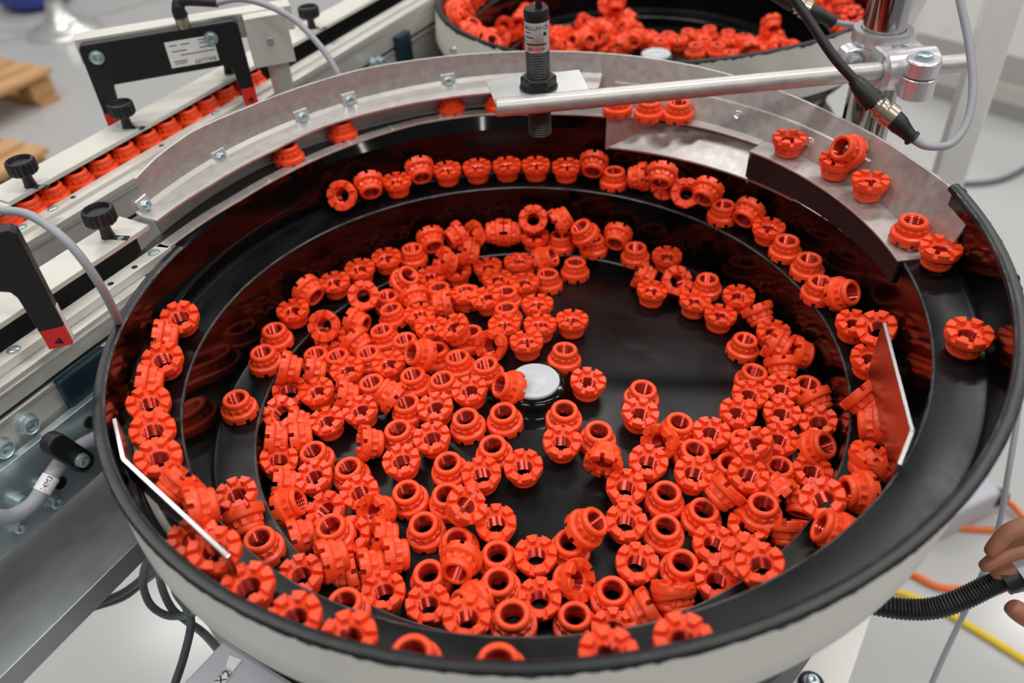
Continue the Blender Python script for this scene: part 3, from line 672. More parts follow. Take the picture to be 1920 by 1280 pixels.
# ================================================================ nuts
def slot_prof(): pass
def nut_meshes():
    N = 48
    g = G().lathe((0, 0, 0), (0, 0, 1), [(.39, .02), (.44, .035), (.485, .06), (.5, .095), (.5, .175), (.275, .175), (.232, .14)], N, False, False)
    hw = .057
    for k in range(8):
        A0 = TAU*k/8; A1 = TAU*(k+1)/8; rows = []
        for (r, z) in ((.275, .17), (.305, .306), (.478, .306), (.5, .285), (.5, .17)):
            o = math.asin(hw/r)+(.10/8 if z > .3 and r < .4 else 0); rows.append([(r*math.cos(lerp(A0+o, A1-o, i/5)), r*math.sin(lerp(A0+o, A1-o, i/5)), z) for i in range(6)])
        g.strip(rows); g.add([r[0] for r in rows], [tuple(range(5))]); g.add([r[-1] for r in rows], [tuple(range(5))[::-1]])
    fl_ = g.mesh('flange', M['red'], smooth=True, ang=30)
    g = G().lathe((0, 0, 0), (0, 0, 1), [(.418, .045), (.412, -.115), (.375, -.128), (.362, -.15)], 24, False, False, star=[.885, .90, .985, 1])
    gr = g.mesh('grip', M['red'], smooth=False)
    g = G().lathe((0, 0, 0), (0, 0, 1), [(.365, -.13), (.358, -.16), (.37, -.18), (.376, -.205), (.374, -.24), (.362, -.275), (.34, -.30), (.312, -.311), (.278, -.307), (.254, -.292), (.238, -.268)], 40, False, False)
    co = g.mesh('collar', M['red'], smooth=True, ang=60)
    pr = []; nturn = 6
    for i in range(nturn+1):
        z = lerp(.142, -.272, i/nturn); pr.append((.238, z))
        if i < nturn: pr += [(.204, z-.022), (.204, z-.032)]
    g = G().lathe((0, 0, 0), (0, 0, 1), pr, 32, False, False)
    th = g.mesh('thread', M['thread'], smooth=True, ang=25)
    return fl_, gr, co, th
NM = nut_meshes(); NN = ('flange', 'grip', 'collar', 'thread')
def nut(pos, quat, label, group):
    o = root('castle_nut', pos, label, 'nut', group); o.rotation_mode = 'QUATERNION'; o.rotation_quaternion = quat
    for nm, me in zip(NN, NM):
        c = bpy.data.objects.new(nm, me); link(c); c.parent = o
    return o
UPQ = Quaternion((1, 0, 0, 0)); DNQ = Quaternion((0, 1, 0, 0))
for (x, y, z, qw, qx, qy, qz, gi, lab) in NUTS:
    nut((x, y, z), Quaternion((qw, qx, qy, qz)), 'red castle nut, '+lab, GROUPS[gi])
def spin(q): return q @ Quaternion((0, 0, 1), random.uniform(0, 6.28))
# nuts on the steel and black top track
for px, py, q, z, lab in ((1812, 638, 'U', None, 'teeth up, alone on the black ledge at the right'), (1760, 478, 'U', 3.56, 'teeth up, at the joint of steel and black track'),
        (1709, 430, 'D', 3.64, 'collar up, on the steel track beside the right rim'), (1629, 351, 'U', 3.72, 'teeth up, alone in the middle of the right steel track'),
        (1567, 312, 'U', 3.73, 'teeth up, carrying a tipped nut on the steel track'), (1478, 271, 'U', 3.75, 'teeth up, on the steel track beside a rivet'),
        (1272, 207, 'D', 3.75, 'collar up, above the bright chute, right one of the pair'), (1217, 204, 'D', 3.75, 'collar up, above the bright chute, left one of the pair'),
        (1158, 196, 'D', 3.75, 'collar up, mostly hidden behind the sensor rod'), (935, 190, 'D', 3.67, 'collar up, mostly hidden behind the sensor plate'),
        (845, 194, 'D', 3.67, 'collar up, under the guide lip at the back'), (641, 243, 'D', 3.67, 'collar up, under the guide lip, second from its left end'),
        (540, 288, 'D', 3.67, 'collar up, under the guide lip, nearest its left end')):
    if z is None:
        z = 3.5
        for _ in range(6):
            p = at(px, py, z+.31); t = 2+(math.atan2(p.x, -p.y)/TAU) % 1; z = spiral(t)[1]
    p = at(px, py, z+.315)
    nut(p, spin(UPQ if q == 'U' else DNQ), 'red castle nut, '+lab, 'nuts on the upper track')
p = at(1587, 281, 4.62)
fw = (CAM-p).normalized(); ax = (R_*.62-U_*.30-fw*.70).normalized()
nut(p, Vector((0, 0, 1)).rotation_difference(ax), 'red castle nut, tipped with its collar out, resting on another on the steel track', 'nuts on the upper track')
# ================================================================ linear conveyors at the left
AZ = math.radians(63.3); UU = V(math.cos(AZ), math.sin(AZ), 0); VV = V(math.sin(AZ), -math.cos(AZ), 0); ZZ = V(0, 0, 1)
def P(a, b, z): return UU*a+VV*b+ZZ*z
def ubox(g, a0, a1, b0, b1, z0, z1): return g.box(P((a0+a1)/2, (b0+b1)/2, (z0+z1)/2), UU*(a1-a0)/2, VV*(b1-b0)/2, ZZ*(z1-z0)/2)
def uv(px, py, z): p = at(px, py, z); return p.dot(UU), p.dot(VV)
def screw(c, n, r, parent, name='screw', mt='zinc', h=.5, wash=True):
    pr = [(r*1.25, -.02), (r*1.25, r*.2), (r, r*.2), (r, r*(.2+h)), (r*.85, r*(.3+h)), (r*.5, r*(.3+h)), (r*.45, r*(.05+h)), (0.01, r*h*.9)]
    return G().lathe(c, n, pr if wash else pr[2:], 20).make(name, M[mt], parent, smooth=True, ang=35)
def knob(px, py, parent, z=4.35):
    c = at(px, py, z); c0 = c.copy(); n = 36
    g = G().lathe(c0, ZZ, [(.19, 0), (.17, .08), (.15, .3), (.2, .42)], 20, True, False); k = g.make('knob', M['plastic'], parent, smooth=True, ang=40)
    g = G().lathe(c0, ZZ, [(.2, .40), (.38, .44), (.43, .50), (.43, .80), (.40, .86), (.33, .88), (.30, .80), (.29, .76)], n, True, True, star=[0, .94, .93, .93, .97, 1, 1, 1])
    g.make('knob_head', M['plastic'], k, smooth=False)
    g = G().box(c0+UU*.05+VV*.32+ZZ*.012, (UU*.10+VV*.30), (UU*.3-VV*.1)*.3, ZZ*.012); g.make('slot', M['ink'], k)
    g = G().lathe(c0+UU*.06+VV*.42+ZZ*.0, ZZ, [(.09, 0), (.09, .03), (.04, .03)], 14); g.make('stud_end', M['zinc'], k)
    return k
c2 = root('conveyor_rail', P(-8, -10.6, 0), 'nearer aluminium linear conveyor with empty dark belt and one black knob', 'conveyor')
U0, U1 = -19, -2.45
g = G(); ubox(g, U0, U1, -11.73, -10.56, 4.20, 4.35); g.make('cover_plate', M['cover'], c2, bevel=.02)
g = G(); ubox(g, U0, U1-.3, -11.6, -10.9, 3.45, 4.2); g.make('cover_riser', M['rubber'], c2)
g = G(); ubox(g, U0, U1-.9, -10.9, -10.47, 3.30, 3.42); g.lathe(P(U1-.9, -10.9, 3.16), VV, [(.26, 0), (.26, .43)], 24); g.make('belt', M['rubber'], c2)
g = G(); ubox(g, U0, U1+.02, -10.47, -10.02, 3.45, 3.75); g.make('guide_rail', M['cover'], c2, bevel=.02)
g = G(); ubox(g, U0, U1-1.1, -10.0, -9.70, 3.32, 3.50); g.make('rail_ledge', M['alu'], c2, bevel=.02)
g = G(); ubox(g, U0, U1-1.1, -11.73, -9.72, 2.85, 3.40); g.make('upper_profile', M['alu'], c2, bevel=.02)
g = G(); ubox(g, U0, U1-1.1, -11.73, -9.80, 2.70, 2.85); g.make('profile_groove', M['ink'], c2)
g = G(); ubox(g, U0, U1-1.1, -11.73, -9.70, .3, 2.70); g.make('lower_profile', M['alu'], c2, bevel=.04)
g = G(); ubox(g, U0, U1-1.1, -9.70, -9.66, 2.60, 2.69); ubox(g, U0, U1-1.1, -9.72, -9.67, 3.28, 3.33); g.make('profile_lip', M['bright'], c2)
for px, py in ((285, 473), (20, 640+14)):
    a, b = uv(px, py, 3.75); screw(P(a, -10.23, 3.752), ZZ, .13, c2, wash=True, h=.1)
for px, py in ((250, 500), (205, 531)):
    a, b = uv(px, py, 3.75); G().lathe(P(a, -10.2, 3.747), ZZ, [(.085, 0), (.085, .006)], 16).make('drilled_hole', M['ink'], c2)
knob(203, 443, c2)
def onv(px, py, v):
    best = None
    for i in range(900):
        z = -6+i*.0125; p = at(px, py, z); d = abs(p.dot(VV)-v)
        if best is None or d < best[0]: best = (d, p)
    return best[1]
for px, py in ((48, 793), (0, 838)):
    p = onv(px, py, -9.7); screw(p, VV, .22, c2, 'bolt', h=.9)
p = onv(165, 712, -9.6); g = G().box(p, UU*.75, VV*.12, ZZ*.55); g.make('sensor_block', M['teal'], c2, bevel=.03)
# zinc side plate with bolts, cable and clamp
zp = root('side_plate', P(-8, -9.3, 0), 'bluish zinc plated side plate bolted below the nearer conveyor', 'plate')
g = G(); ubox(g, U0, -4.4, -9.55, -9.3, -.25, 1.9); g.make('plate', M['zinc'], zp, bevel=.03)
for px, py, r in ((34, 938, .17), (30, 985, .15), (98, 937, .17), (78, 908, .15)):
    p = onv(px, py, -9.28); screw(p, VV, r, zp, 'bolt', h=1.1)
for px, py in ((169, 791), (113, 905)):
    p = onv(px, py, -9.29); G().lathe(p, VV, [(.17, -.01), (.17, .03), (.12, .03), (.12, -.005)], 18).make('threaded_hole', M['ink'], zp, smooth=True, ang=40)
cl = root('cable_clamp', onv(128, 848, -8.62), 'black plastic clamp holding a grey cable on the zinc plate', 'clamp')
pc = onv(128, 848, -8.62); dx = (onv(160, 868, -8.62)-onv(96, 826, -8.62)).normalized(); dy = VV.cross(dx)
g = G(); pts = []
for i in range(24):
    a = TAU*i/24; pts.append(pc+dx*(math.cos(a)*.28+(.5 if math.cos(a) > 0 else -.5))+dy*math.sin(a)*.28-VV*.2)
g.prism(pts, VV*.36).make('clamp_body', M['plastic'], cl, bevel=.05)
screw(pc+dx*.32+VV*.17, VV, .15, cl, 'bolt', h=.7)
lc = [onv(-25, 968, -8.6), onv(20, 968, -8.6), onv(60, 945, -8.6), onv(85, 910, -8.62), onv(112, 870, -8.75), onv(150, 838, -8.85), onv(178, 822, -8.9), onv(215, 800, -8.9)]
cb = root('cable', lc[3], 'thick grey cable with white marker sleeve held by the black clamp', 'cable')
G().tube(lc, .19, 14).make('sheath', M['cable'], cb, smooth=True)
s0, s1 = onv(78, 922, -8.60), onv(96, 893, -8.64); ax = (s1-s0).normalized()
G().lathe(s0, ax, [(.21, 0), (.21, (s1-s0).length)], 20).make('marker_sleeve', M['white'], cb, smooth=True, ang=40)
tc = (CAM-s0).normalized(); tc = (tc-ax*tc.dot(ax)).normalized(); sd = ax.cross(tc); ctr = (s0+s1)/2
text('14M3', .17, ctr, ax, tc, M['ink'], cb, wrap=lambda x, y: ctr+ax*x+(tc*math.cos(y/.21)-sd*math.sin(y/.21))*.215)
# base beam
bm = root('base_beam', P(-8, -10, -2), 'wide brushed steel machine beam under the conveyors', 'beam')
g = G(); ubox(g, -26, -2.5, -14, -7.75, -1.62, -1.5); ubox(g, -26, -2.5, -7.95, -7.75, -2.2, -1.56); g.make('tray', M['beam'], bm, bevel=.04)
g = G(); ubox(g, -24, -23, -13, -9, FLOOR, -1.62); ubox(g, -5, -4, -13, -10, FLOOR, -1.62); g.make('leg', M['beam'], bm)

c1 = root('conveyor_rail', P(6, -15.6, 0), 'farther aluminium linear conveyor carrying a row of red castle nuts', 'conveyor')
U0, U1 = -16, 22
us = uv(36, 386, 4.35)[0]
g = G(); ubox(g, U0, us-.02, -16.75, -15.40, 4.18, 4.33); g.make('cover_plate', M['cover'], c1, bevel=.02)
g = G(); ubox(g, us+.02, U1, -16.75, -15.55, 4.20, 4.35); g.make('cover_plate', M['cover'], c1, bevel=.02)
g = G(); ubox(g, U0, U1, -16.6, -16.35, 3.45, 4.2); g.make('cover_riser', M['rubber'], c1)
g = G(); ubox(g, U0, U1, -16.35, -15.3, 3.36, 3.45); g.make('belt', M['rubber'], c1)
g = G(); ubox(g, U0, U1, -15.3, -14.85, 3.45, 3.72); g.make('guide_rail', M['cover'], c1, bevel=.02)
g = G(); ubox(g, U0, U1, -14.85, -14.42, 3.40, 3.60); g.make('rail_ledge', M['alu'], c1, bevel=.02)
g = G(); ubox(g, U0, U1, -16.75, -14.45, 2.5, 3.36); g.make('upper_profile', M['alu'], c1, bevel=.02)
g = G(); ubox(g, U0, U1, -16.75, -14.55, 2.34, 2.5); g.make('profile_groove', M['ink'], c1)
g = G(); ubox(g, U0, U1, -16.75, -14.45, -.4, 2.34); g.make('lower_profile', M['alu'], c1, bevel=.04)
g = G(); ubox(g, U0, U1, -14.46, -14.40, 3.30, 3.38); ubox(g, U0, U1, -14.46, -14.41, 2.24, 2.33); g.make('profile_lip', M['bright'], c1)
for px, py in ((97, 391), (38, 426), (396, 211), (622, 80)):
    a, b = uv(px, py, 3.72); screw(P(a, -15.07, 3.722), ZZ, .13, c1, h=.1)
for px, py in ((134, 369), (295, 271)):
    a, b = uv(px, py, 3.72); G().lathe(P(a, -15.07, 3.718), ZZ, [(.085, 0), (.085, .006)], 14).make('drilled_hole', M['ink'], c1)
for px, py in ((58, 348), (240, 238), (430, 136), (585, 52)): knob(px, py, c1)
for (px, py) in ((700, 118), (712, 116)):
    p = onv(px, py, -14.2); screw(p, VV, .2, c1, 'bolt', h=.8)
p = onv(757, 94, -14.3); G().box(p, UU*.5, VV*.15, ZZ*.75).make('sensor_block', M['teal'], c1, bevel=.03)
onames = ['first', 'second', 'third', 'fourth', 'fifth', 'sixth', 'seventh', 'eighth', 'ninth', 'tenth', 'eleventh', 'twelfth']
for k, (px, py) in enumerate(((17, 411), (64, 386), (109, 363), (155, 336), (200, 309), (242, 284), (284, 259), (322, 237), (361, 213), (396, 193), (432, 175), (465, 156))):
    a = onv(px, py, -15.55).dot(UU); nut(P(a, -15.82, 3.765), spin(DNQ), 'red castle nut, collar up, %s from the lower end of the conveyor row' % onames[k], 'nuts in the conveyor row')
nut(P(onv(482, 148, -15.55).dot(UU)+.05, -15.82, 3.765), spin(DNQ), 'red castle nut, collar up, last at the upper end of the conveyor row', 'nuts in the conveyor row')

# ================================================================ fork light barriers
def fork(PL, PR, zb, ztop, bar, leg, legl, label, tipz, prefix):
    e = PR-PL; e.z = 0; W = e.length; e.normalize(); nb = V(-e.y, e.x, 0)       # nb points away from the camera
    if nb.dot(F_) < 0: nb = -nb
    rt = root('fork_sensor', (PL+PR)/2, label, 'sensor')
    o = V(PL.x, PL.y, 0); q2 = lambda s, z: o+e*s+ZZ*z
    pts = [q2(0, zb), q2(0, ztop-.12), q2(.12, ztop), q2(W-.12, ztop), q2(W, ztop-.12), q2(W, zb), q2(W-leg*.85, zb), q2(W-leg, ztop-bar-.25)]
    pts += [q2(W-leg-.08, ztop-bar-.07), q2(W-leg-.25, ztop-bar), q2(legl+.05, ztop-bar), q2(legl, ztop-bar-.1), q2(legl*.8, zb)]
    g = G().prism(pts, nb*.36); g.make('fork_body', M['plastic'], rt, bevel=.03)
    for s0, s1, nm in ((-.004, legl*.8+.004, 'left'), (W-leg*.85-.004, W+.004, 'right')):
        g = G().box(q2((s0+s1)/2, zb+tipz/2+.01)+nb*.17, e*(s1-s0)/2, nb*.182, ZZ*tipz/2); g.make('red_tip', M['redtip'], rt)
    c = q2(W-leg*.42, zb+tipz*.32)-nb*.02; G().add([c-e*.11-ZZ*.02, c+e*.10-ZZ*.09, c+e*.06+ZZ*.12], [(0, 1, 2)]).make('arrow_mark', M['ink'], rt)
    return rt, e, nb, q2, W
PL, PR = at(207, 246, 3.75), at(485, 194, 3.75)
zt = (zat(PL, 90)+zat(PR, 35))/2
f1, e1, n1, q1, W1 = fork(PL, PR, 3.75, zt, 1.45, .55, .62, 'black fork light barrier with red tips straddling the farther conveyor', .62, 'a')
for s in (.45, W1-1.0): screw(q1(s, zt-.45)-n1*.0, -n1, .19, f1, 'bolt', h=.5)
lc_ = q1(W1-1.72, zt-.78)-n1*.012
g = G().box(lc_, e1*.80, n1*.01, ZZ*.44); lb = g.make('label', M['white'], f1); lb['label'] = 'white printed type label, upside down'
X, Y = -e1, -ZZ
text('BALLUFF', .19, lc_-n1*.016+e1*.36-ZZ*.33, X, Y, M['ink'], lb)
g = G()
for (sx, sz, wx) in ((.45, -.05, .3), (.5, .1, .22), (.55, .25, .25), (.5, .36, .2), (-.1, -.05, .3), (-.4, .1, .25), (-.55, .3, .12), (-.15, .3, .15), (-.45, -.24, .22), (-.45, -.32, .2)):
    g.box(lc_-n1*.014+e1*sx-ZZ*(-sz), e1*wx, n1*.002, ZZ*.014)
g.make('small_print', M['ink'], lb)
cn = q1(W1-1.75, zt)+n1*.18
k1 = root('cable', cn, 'grey cable with black elbow plug arching from the upper fork barrier', 'cable')
up = ZZ; g = G().lathe(cn, ZZ, [(.2, -.02), (.2, .08), (.23, .10), (.23, .32), (.18, .34), (.18, .45)], 18); g.make('coupling_nut', M['nickel'], k1, smooth=True, ang=35)
c_ = cn+ZZ*.42; px1 = atd(408, 5, (c_-CAM).dot(F_)-.3)
g = G().tube([c_-ZZ*.05, c_+ZZ*.2, c_+ZZ*.42+e1*.2, px1], lambda t: .25-.1*t, 16, 8); g.make('elbow_plug', M['plastic'], k1, smooth=True)
dd = (c_-CAM).dot(F_)-.3
G().tube([px1-e1*.1, atd(450, -2, dd), atd(500, 10, dd), atd(553, 38, dd), atd(600, 86, dd), atd(628, 128, dd+.1), atd(645, 165, dd+.3)], .105, 12).make('sheath', M['cable'], k1, smooth=True)
# mount: square bar, clamp block, post
st = root('sensor_stand', atd(527, 140, 30.4), 'aluminium post with square clamp block and crossbar behind the fork barrier', 'stand')
ZB = zt+.1
g = G().box(q1(W1/2+.9, ZB-.42)+n1*.75, e1*(W1/2+1.0), n1*.38, ZZ*.42); g.make('crossbar', M['cover'], st, bevel=.03)
bc = q1(W1+.92, zt-.82)+n1*.45
g = G().box(bc, e1*.72, n1*.62, ZZ*.86); g.make('clamp_block', M['cover'], st, bevel=.03)
screw(bc-n1*.62, -n1, .13, st, 'set_screw', h=.1, wash=False)
g = G().box(bc+n1*.3+ZZ*.87, e1*.5, n1*.1, ZZ*.02); g.make('block_slot', M['ink'], st)
g = G().rod(bc+V(0, 0, -.7)+e1*.1, V(bc.x, bc.y, -1.5)+e1*.1, .40, 8); g.make('post', M['alu'], st)
# second fork at the left edge
PR2 = at(137, 645, 3.78); PL2 = PR2-e1*4.9
zt2 = zat(PR2-e1*.2, 433)
f2, e2, n2, q2_, W2 = fork(PL2, PR2, 3.78, zt2, 1.45, .62, .62, 'black fork light barrier with red arrow tip over the nearer conveyor', .55, 'b')
g = G().box(q2_(W2+.008, 3.78+.55)+n2*.2, n2*.1, e2*.008, ZZ*.5); g.make('side_label', M['white'], f2)
pp = [at(-40, 392, 7.2), at(0, 394, 7.1), at(60, 405, 6.9), at(128, 455, 6.4), at(180, 522, 5.5), at(212, 580, 4.4), at(226, 615, 3.4), at(236, 660, 2.2)]
tag(G().tube(pp, .105, 12).make('cable', M['cable'], None, smooth=True, org=pp[2]), 'grey cable bending down in front of the nearer conveyor', 'cable')

# ================================================================ proximity sensor on its rod
ZR = 6.05
rl, rr_ = at(930, 202, ZR), at(1815, 117, ZR)
arm = root('mounting_rod', (rl+rr_)/2, 'long steel rod with a welded plate reaching over the bowl', 'arm')
G().rod(rl, rr_, .265, 28, .02).make('rod', M['steel'], arm, smooth=True, ang=40)
g = G(); zpl = ZR+.18; quad = [at(912, 151, zpl), at(1086, 130, zpl), at(1108, 172, zpl), at(930, 196, zpl)]
g.prism(quad, V(0, 0, -.09)).make('mounting_plate', M['bright'], arm, bevel=.012)
C0 = at(1010, 163, zpl)
sn = root('proximity_sensor', C0, 'dark cylindrical proximity sensor with silver label standing through the plate', 'sensor')
z0, z1, z2, z3 = zat(C0, 250), zat(C0, 92), zat(C0, 36), zat(C0, 18)
pr = []; z = z0
pr += [(.30, z0), (.33, z0+.03)]
while z < z1-.05: pr += [(.345, z+.04), (.325, z+.07)]; z += .075
pr += [(.33, z1)]
G().lathe(V(C0.x, C0.y, 0), ZZ, pr, 28).make('threaded_barrel', M['darkgrey'], sn, smooth=True, ang=25)
lab = G().lathe(V(C0.x, C0.y, 0), ZZ, [(.338, z1), (.345, z1+.02), (.345, z2), (.338, z2+.01)], 32).make('label', M['bright'], sn, smooth=True, ang=40)
g = G().lathe(V(C0.x, C0.y, 0), ZZ, [(.345, z2), (.352, z2+.02), (.352, z3), (.33, z3+.05), (.1, z3+.05)], 28); g.make('end_cap', M['plastic'], sn, smooth=True, ang=40)
toc = V(CAM.x-C0.x, CAM.y-C0.y, 0).normalized(); sx = ZZ.cross(toc)
def wrapf(ang0, zc):
    def f(x, y):
        a = x/.345+ang0; return V(C0.x, C0.y, zc+y)+(toc*math.cos(a)+sx*math.sin(a))*.350
    return f
H_ = z2-z1
text('BALLUFF CE', .15, None or (0, 0, 0), (1, 0, 0), (0, 1, 0), M['ink'], lab, wrap=wrapf(-.1, z2-.17*H_))
text('Made in Germany', .078, (0, 0, 0), (1, 0, 0), (0, 1, 0), M['ink'], lab, wrap=wrapf(-.1, z1+.14*H_))
g = G()
for (a0, a1, zf, th) in ((-1.1, -.55, .68, .012), (-1.1, -.3, .52, .016), (-1.1, -.85, .40, .012), (-1.1, .8, .29, .022), (.55, .85, .62, .05)):
    rows = []
    for i in range(9):
        a = lerp(a0, a1, i/8); p = V(C0.x, C0.y, z1+zf*H_)+(toc*math.cos(a)+sx*math.sin(a))*.349; rows.append([p-ZZ*th, p+ZZ*th])
    g.strip(rows)
g.make('small_print', M['darkgrey'], lab)
for z in (zpl+.0, zpl-.42):
    g = G().lathe(V(C0.x, C0.y, z), ZZ, [(.50, 0), (.53, .03), (.53, .30), (.49, .36), (.36, .36)], 6); g.make('lock_nut', M['plastic'], sn, bevel=.03)
G().lathe(V(C0.x, C0.y, zpl+.0), ZZ, [(.56, 0), (.56, .05), (.4, .06)], 28).make('washer', M['plastic'], sn, smooth=True, ang=40)
G().tube([V(C0.x, C0.y, z3)+sx*.08, V(C0.x, C0.y, z3+.6)+sx*.08, V(C0.x, C0.y, z3+1.6)+sx*.12, V(C0.x, C0.y, z3+3)+sx*.5], .10, 12).make('lead', M['plastic'], sn, smooth=True)
# post and cross clamp
PC = atd(1655, 62, 24.9); PB = V(PC.x, PC.y, 0)
ps = root('clamp_post', V(PC.x, PC.y, -9), 'thick chrome post with cast cross clamp holding the sensor rod', 'post')
G().rod(PB+ZZ*-9, PB+ZZ*14, .62, 36).make('post_tube', M['chrome'], ps, smooth=True, ang=40)
zc0, zc1 = zat(PC, 128), zat(PC, 52)
rd = (rr_-rl).normalized(); rc = rl+rd*((PB-rl).dot(rd)+.30); nb = (PB-rl); nb.z = 0; nb = (nb-rd*nb.dot(rd)).normalized()
g = G().lathe(PB, ZZ, [(.64, zc1), (.84, zc1), (.86, zc1-.06), (.86, zc1-.35), (.80, zc1-.42), (.80, ZR-.75), (.64, ZR-.75)], 36, False, False)
g.make('clamp_collar', M['cast'], ps, smooth=True, ang=40)
g = G().lathe(rc-rd*.8, rd, [(.28, 0), (.50, .0), (.58, .07), (.60, .8), (.58, 1.55), (.50, 1.62), (.28, 1.62)], 28, False, False); g.make('rod_sleeve', M['cast'], ps, smooth=True, ang=40)
g = G().box((rc+PB+ZZ*ZR)/2*1+V(0, 0, 0)-ZZ*0, rd*.72, nb*.7, ZZ*.56)
g.v = [V(p.x, p.y, p.z) for p in g.v]; g.make('clamp_web', M['cast'], ps, bevel=.12)
ec = rc+rd*.1-nb*.62
g = G().lathe(ec+ZZ*.06, ZZ, [(.46, 0), (.48, .03), (.48, .42), (.44, .48)], 28); g.box(rc+rd*.1-nb*.3+ZZ*.27, rd*.46, nb*.28, ZZ*.18); g.make('clamp_ear', M['cast'], ps, bevel=.03)
g = G().lathe(ec-ZZ*.46, ZZ, [(.44, -.15), (.48, -.1), (.48, .46), (.46, .49)], 28); g.box(rc+rd*.1-nb*.3-ZZ*.3, rd*.46, nb*.28, ZZ*.22); g.make('clamp_ear', M['cast'], ps, bevel=.03)
screw(ec+ZZ*.54, ZZ, .22, ps, 'bolt', h=.3)
el = PB-rd*.95+ZZ*(zc1-.75)-nb*.25
g = G().lathe(el-nb*.25, -nb*-1, [(.36, 0), (.40, .05), (.40, .5), (.36, .55)], 24); g.box(el+rd*.3, rd*.4, nb*.25, ZZ*.36); g.make('clamp_ear', M['cast'], ps, bevel=.04)
screw(el-nb*.25, -nb, .2, ps, 'bolt', h=.25)
p2 = atd(1716, 18, 25.6); p2b = V(p2.x, p2.y, 0)
g = G().lathe(p2-rd*.5, V(rd.x*.2, rd.y*.2-.2, .9), [(.52, -1.4), (.55, -1.3), (.55, 1.2)], 30); g.make('upper_clamp', M['cast'], ps, smooth=True, ang=40)
q_ = atd(1660, 205, 25.4); G().rod(V(q_.x, q_.y, -9), V(q_.x, q_.y, zc0+1.0), .24, 20).make('side_rod', M['chrome'], ps, smooth=True, ang=40)
# plugs and cables at the post
def plug(a, b, c, d, label, e_in, e_out, rin_, rout, matin, matout):
    """a: start of black boot, b: end of it, c: end of coupling nut, d: end of second boot"""
    rt = root('cable_connector', c, label, 'connector')
    L = (b-a).length; ax = (b-a).normalized()
    G().lathe(a, b-a, [(.12, 0), (.17, .02*L), (.17, .1*L), (.21, .2*L), (.25, .55*L), (.27, .8*L), (.27, L)], 18).make('boot', M['plastic'], rt, smooth=True, ang=40)
    L2 = (c-b).length
    G().lathe(b, c-b, [(.2, 0), (.2, .15*L2), (.28, .2*L2), (.28, .38*L2), (.24, .42*L2), (.24, .5*L2), (.31, .55*L2), (.31, .95*L2), (.27, L2)], 18).make('coupling_nut', M['nickel'], rt, smooth=True, ang=30)
    L3 = (d-c).length
    G().lathe(c, d-c, [(.25, 0), (.25, .3*L3), (.21, .5*L3), (.18, .7*L3), (.17, .84*L3), (.21, .87*L3), (.21, .97*L3), (.17, L3)], 18).make('boot', M['plastic'], rt, smooth=True, ang=40)
    G().tube(e_in+[a], rin_, 12).make('cable_in', matin, rt, smooth=True)
    G().tube([d]+e_out, rout, 12).make('cable_out', matout, rt, smooth=True)
    return rt
D = 21.5
plug(atd(1600, 148, D), atd(1640, 195, D), atd(1675, 222, D), atd(1713, 262, D), 'black plug and metal coupling hanging between black and grey cable by the post',
     [atd(1470, -30, D), atd(1515, 35, D), atd(1562, 105, D)], [atd(1740, 274, D), atd(1782, 270, D), atd(1812, 232, D), atd(1824, 170, D), atd(1818, 90, D), atd(1800, 0, D), atd(1792, -40, D)], .125, .105, M['plastic'], M['cable'])
D = 26
plug(atd(1440, -18, D), atd(1490, 6, D), atd(1517, 20, D), atd(1566, 42, D), 'black plug with metal coupling above the rear bowl, left of the post',
     [atd(1380, -40, D)], [atd(1595, 47, D), atd(1625, 48, D+.4), atd(1655, 52, D+.7)], .12, .09, M['plastic'], M['cable'])
# ================================================================ surroundings
# white guard post
wp = atd(1850, 100, 36); g = G()
d = V(.3, .95, 0).normalized(); e = V(d.y, -d.x, 0)
g.box(V(wp.x, wp.y, (FLOOR+24)/2), e*.66, d*.66, ZZ*(24-FLOOR)/2); tag(g.make('guard_post', M['panel'], None, bevel=.08, org=(wp.x, wp.y, FLOOR)), 'white square guard post at the right behind the bowl', 'post')
# cabinet far right
ca, cb_ = at(1712, 170, FLOOR), at(1935, 235, FLOOR); e = (cb_-ca); L = e.length; e.normalize(); nb = V(-e.y, e.x, 0)
cbn = root('machine_cabinet', (ca+cb_)/2, 'white machine cabinet with riveted grey plinth at upper right', 'cabinet')
h = zat(ca, 66)-FLOOR
g = G().box(ca+e*L*.9+nb*9.5+ZZ*h*.15, e*L*1.0, nb*9, ZZ*h*.15); g.make('plinth', M['alu'], cbn)
g = G().box(ca+e*L*.9+nb*9.0+ZZ*h*.42, e*L*1.02, nb*9.8, ZZ*h*.13); g.make('lower_rail', M['alu'], cbn, bevel=.05)
g = G().box(ca+e*L*.9+nb*9.5+ZZ*h*.78, e*L*1.0, nb*9.3, ZZ*h*.23); g.make('riveted_strip', M['steel'], cbn)
g = G().box(ca+e*L*.9+nb*9.5+ZZ*h*2.2, e*L*1.0, nb*9.4, ZZ*h*1.2); g.make('side_panel', M['panel'], cbn)
for k, (px, py) in enumerate(((1770, 62), (1781, 56), (1781, 82), (1832, 76), (1842, 70))):
    # on the strip front plane
    n = -nb; o = ca+nb*.15; dd = F_+R_*((px-960)/FPX)+U_*((640-py)/FPX); s = (o-CAM).dot(n)/dd.dot(n); p = CAM+dd*s
    G().lathe(p, n, [(.22, 0), (.2, .08), (.1, .12)], 12).make('rivet', M['bright'], cbn, smooth=True)
pp = [at(1800, 345, FLOOR+.3), at(1850, 342, FLOOR+.3), at(1890, 332, FLOOR+.3), at(1935, 308, FLOOR+.3)]
tag(G().tube(pp, .3, 10).make('cable', M['dcable'], None, smooth=True, org=pp[1]), 'dark cable curving on the floor right of the white post', 'cable')
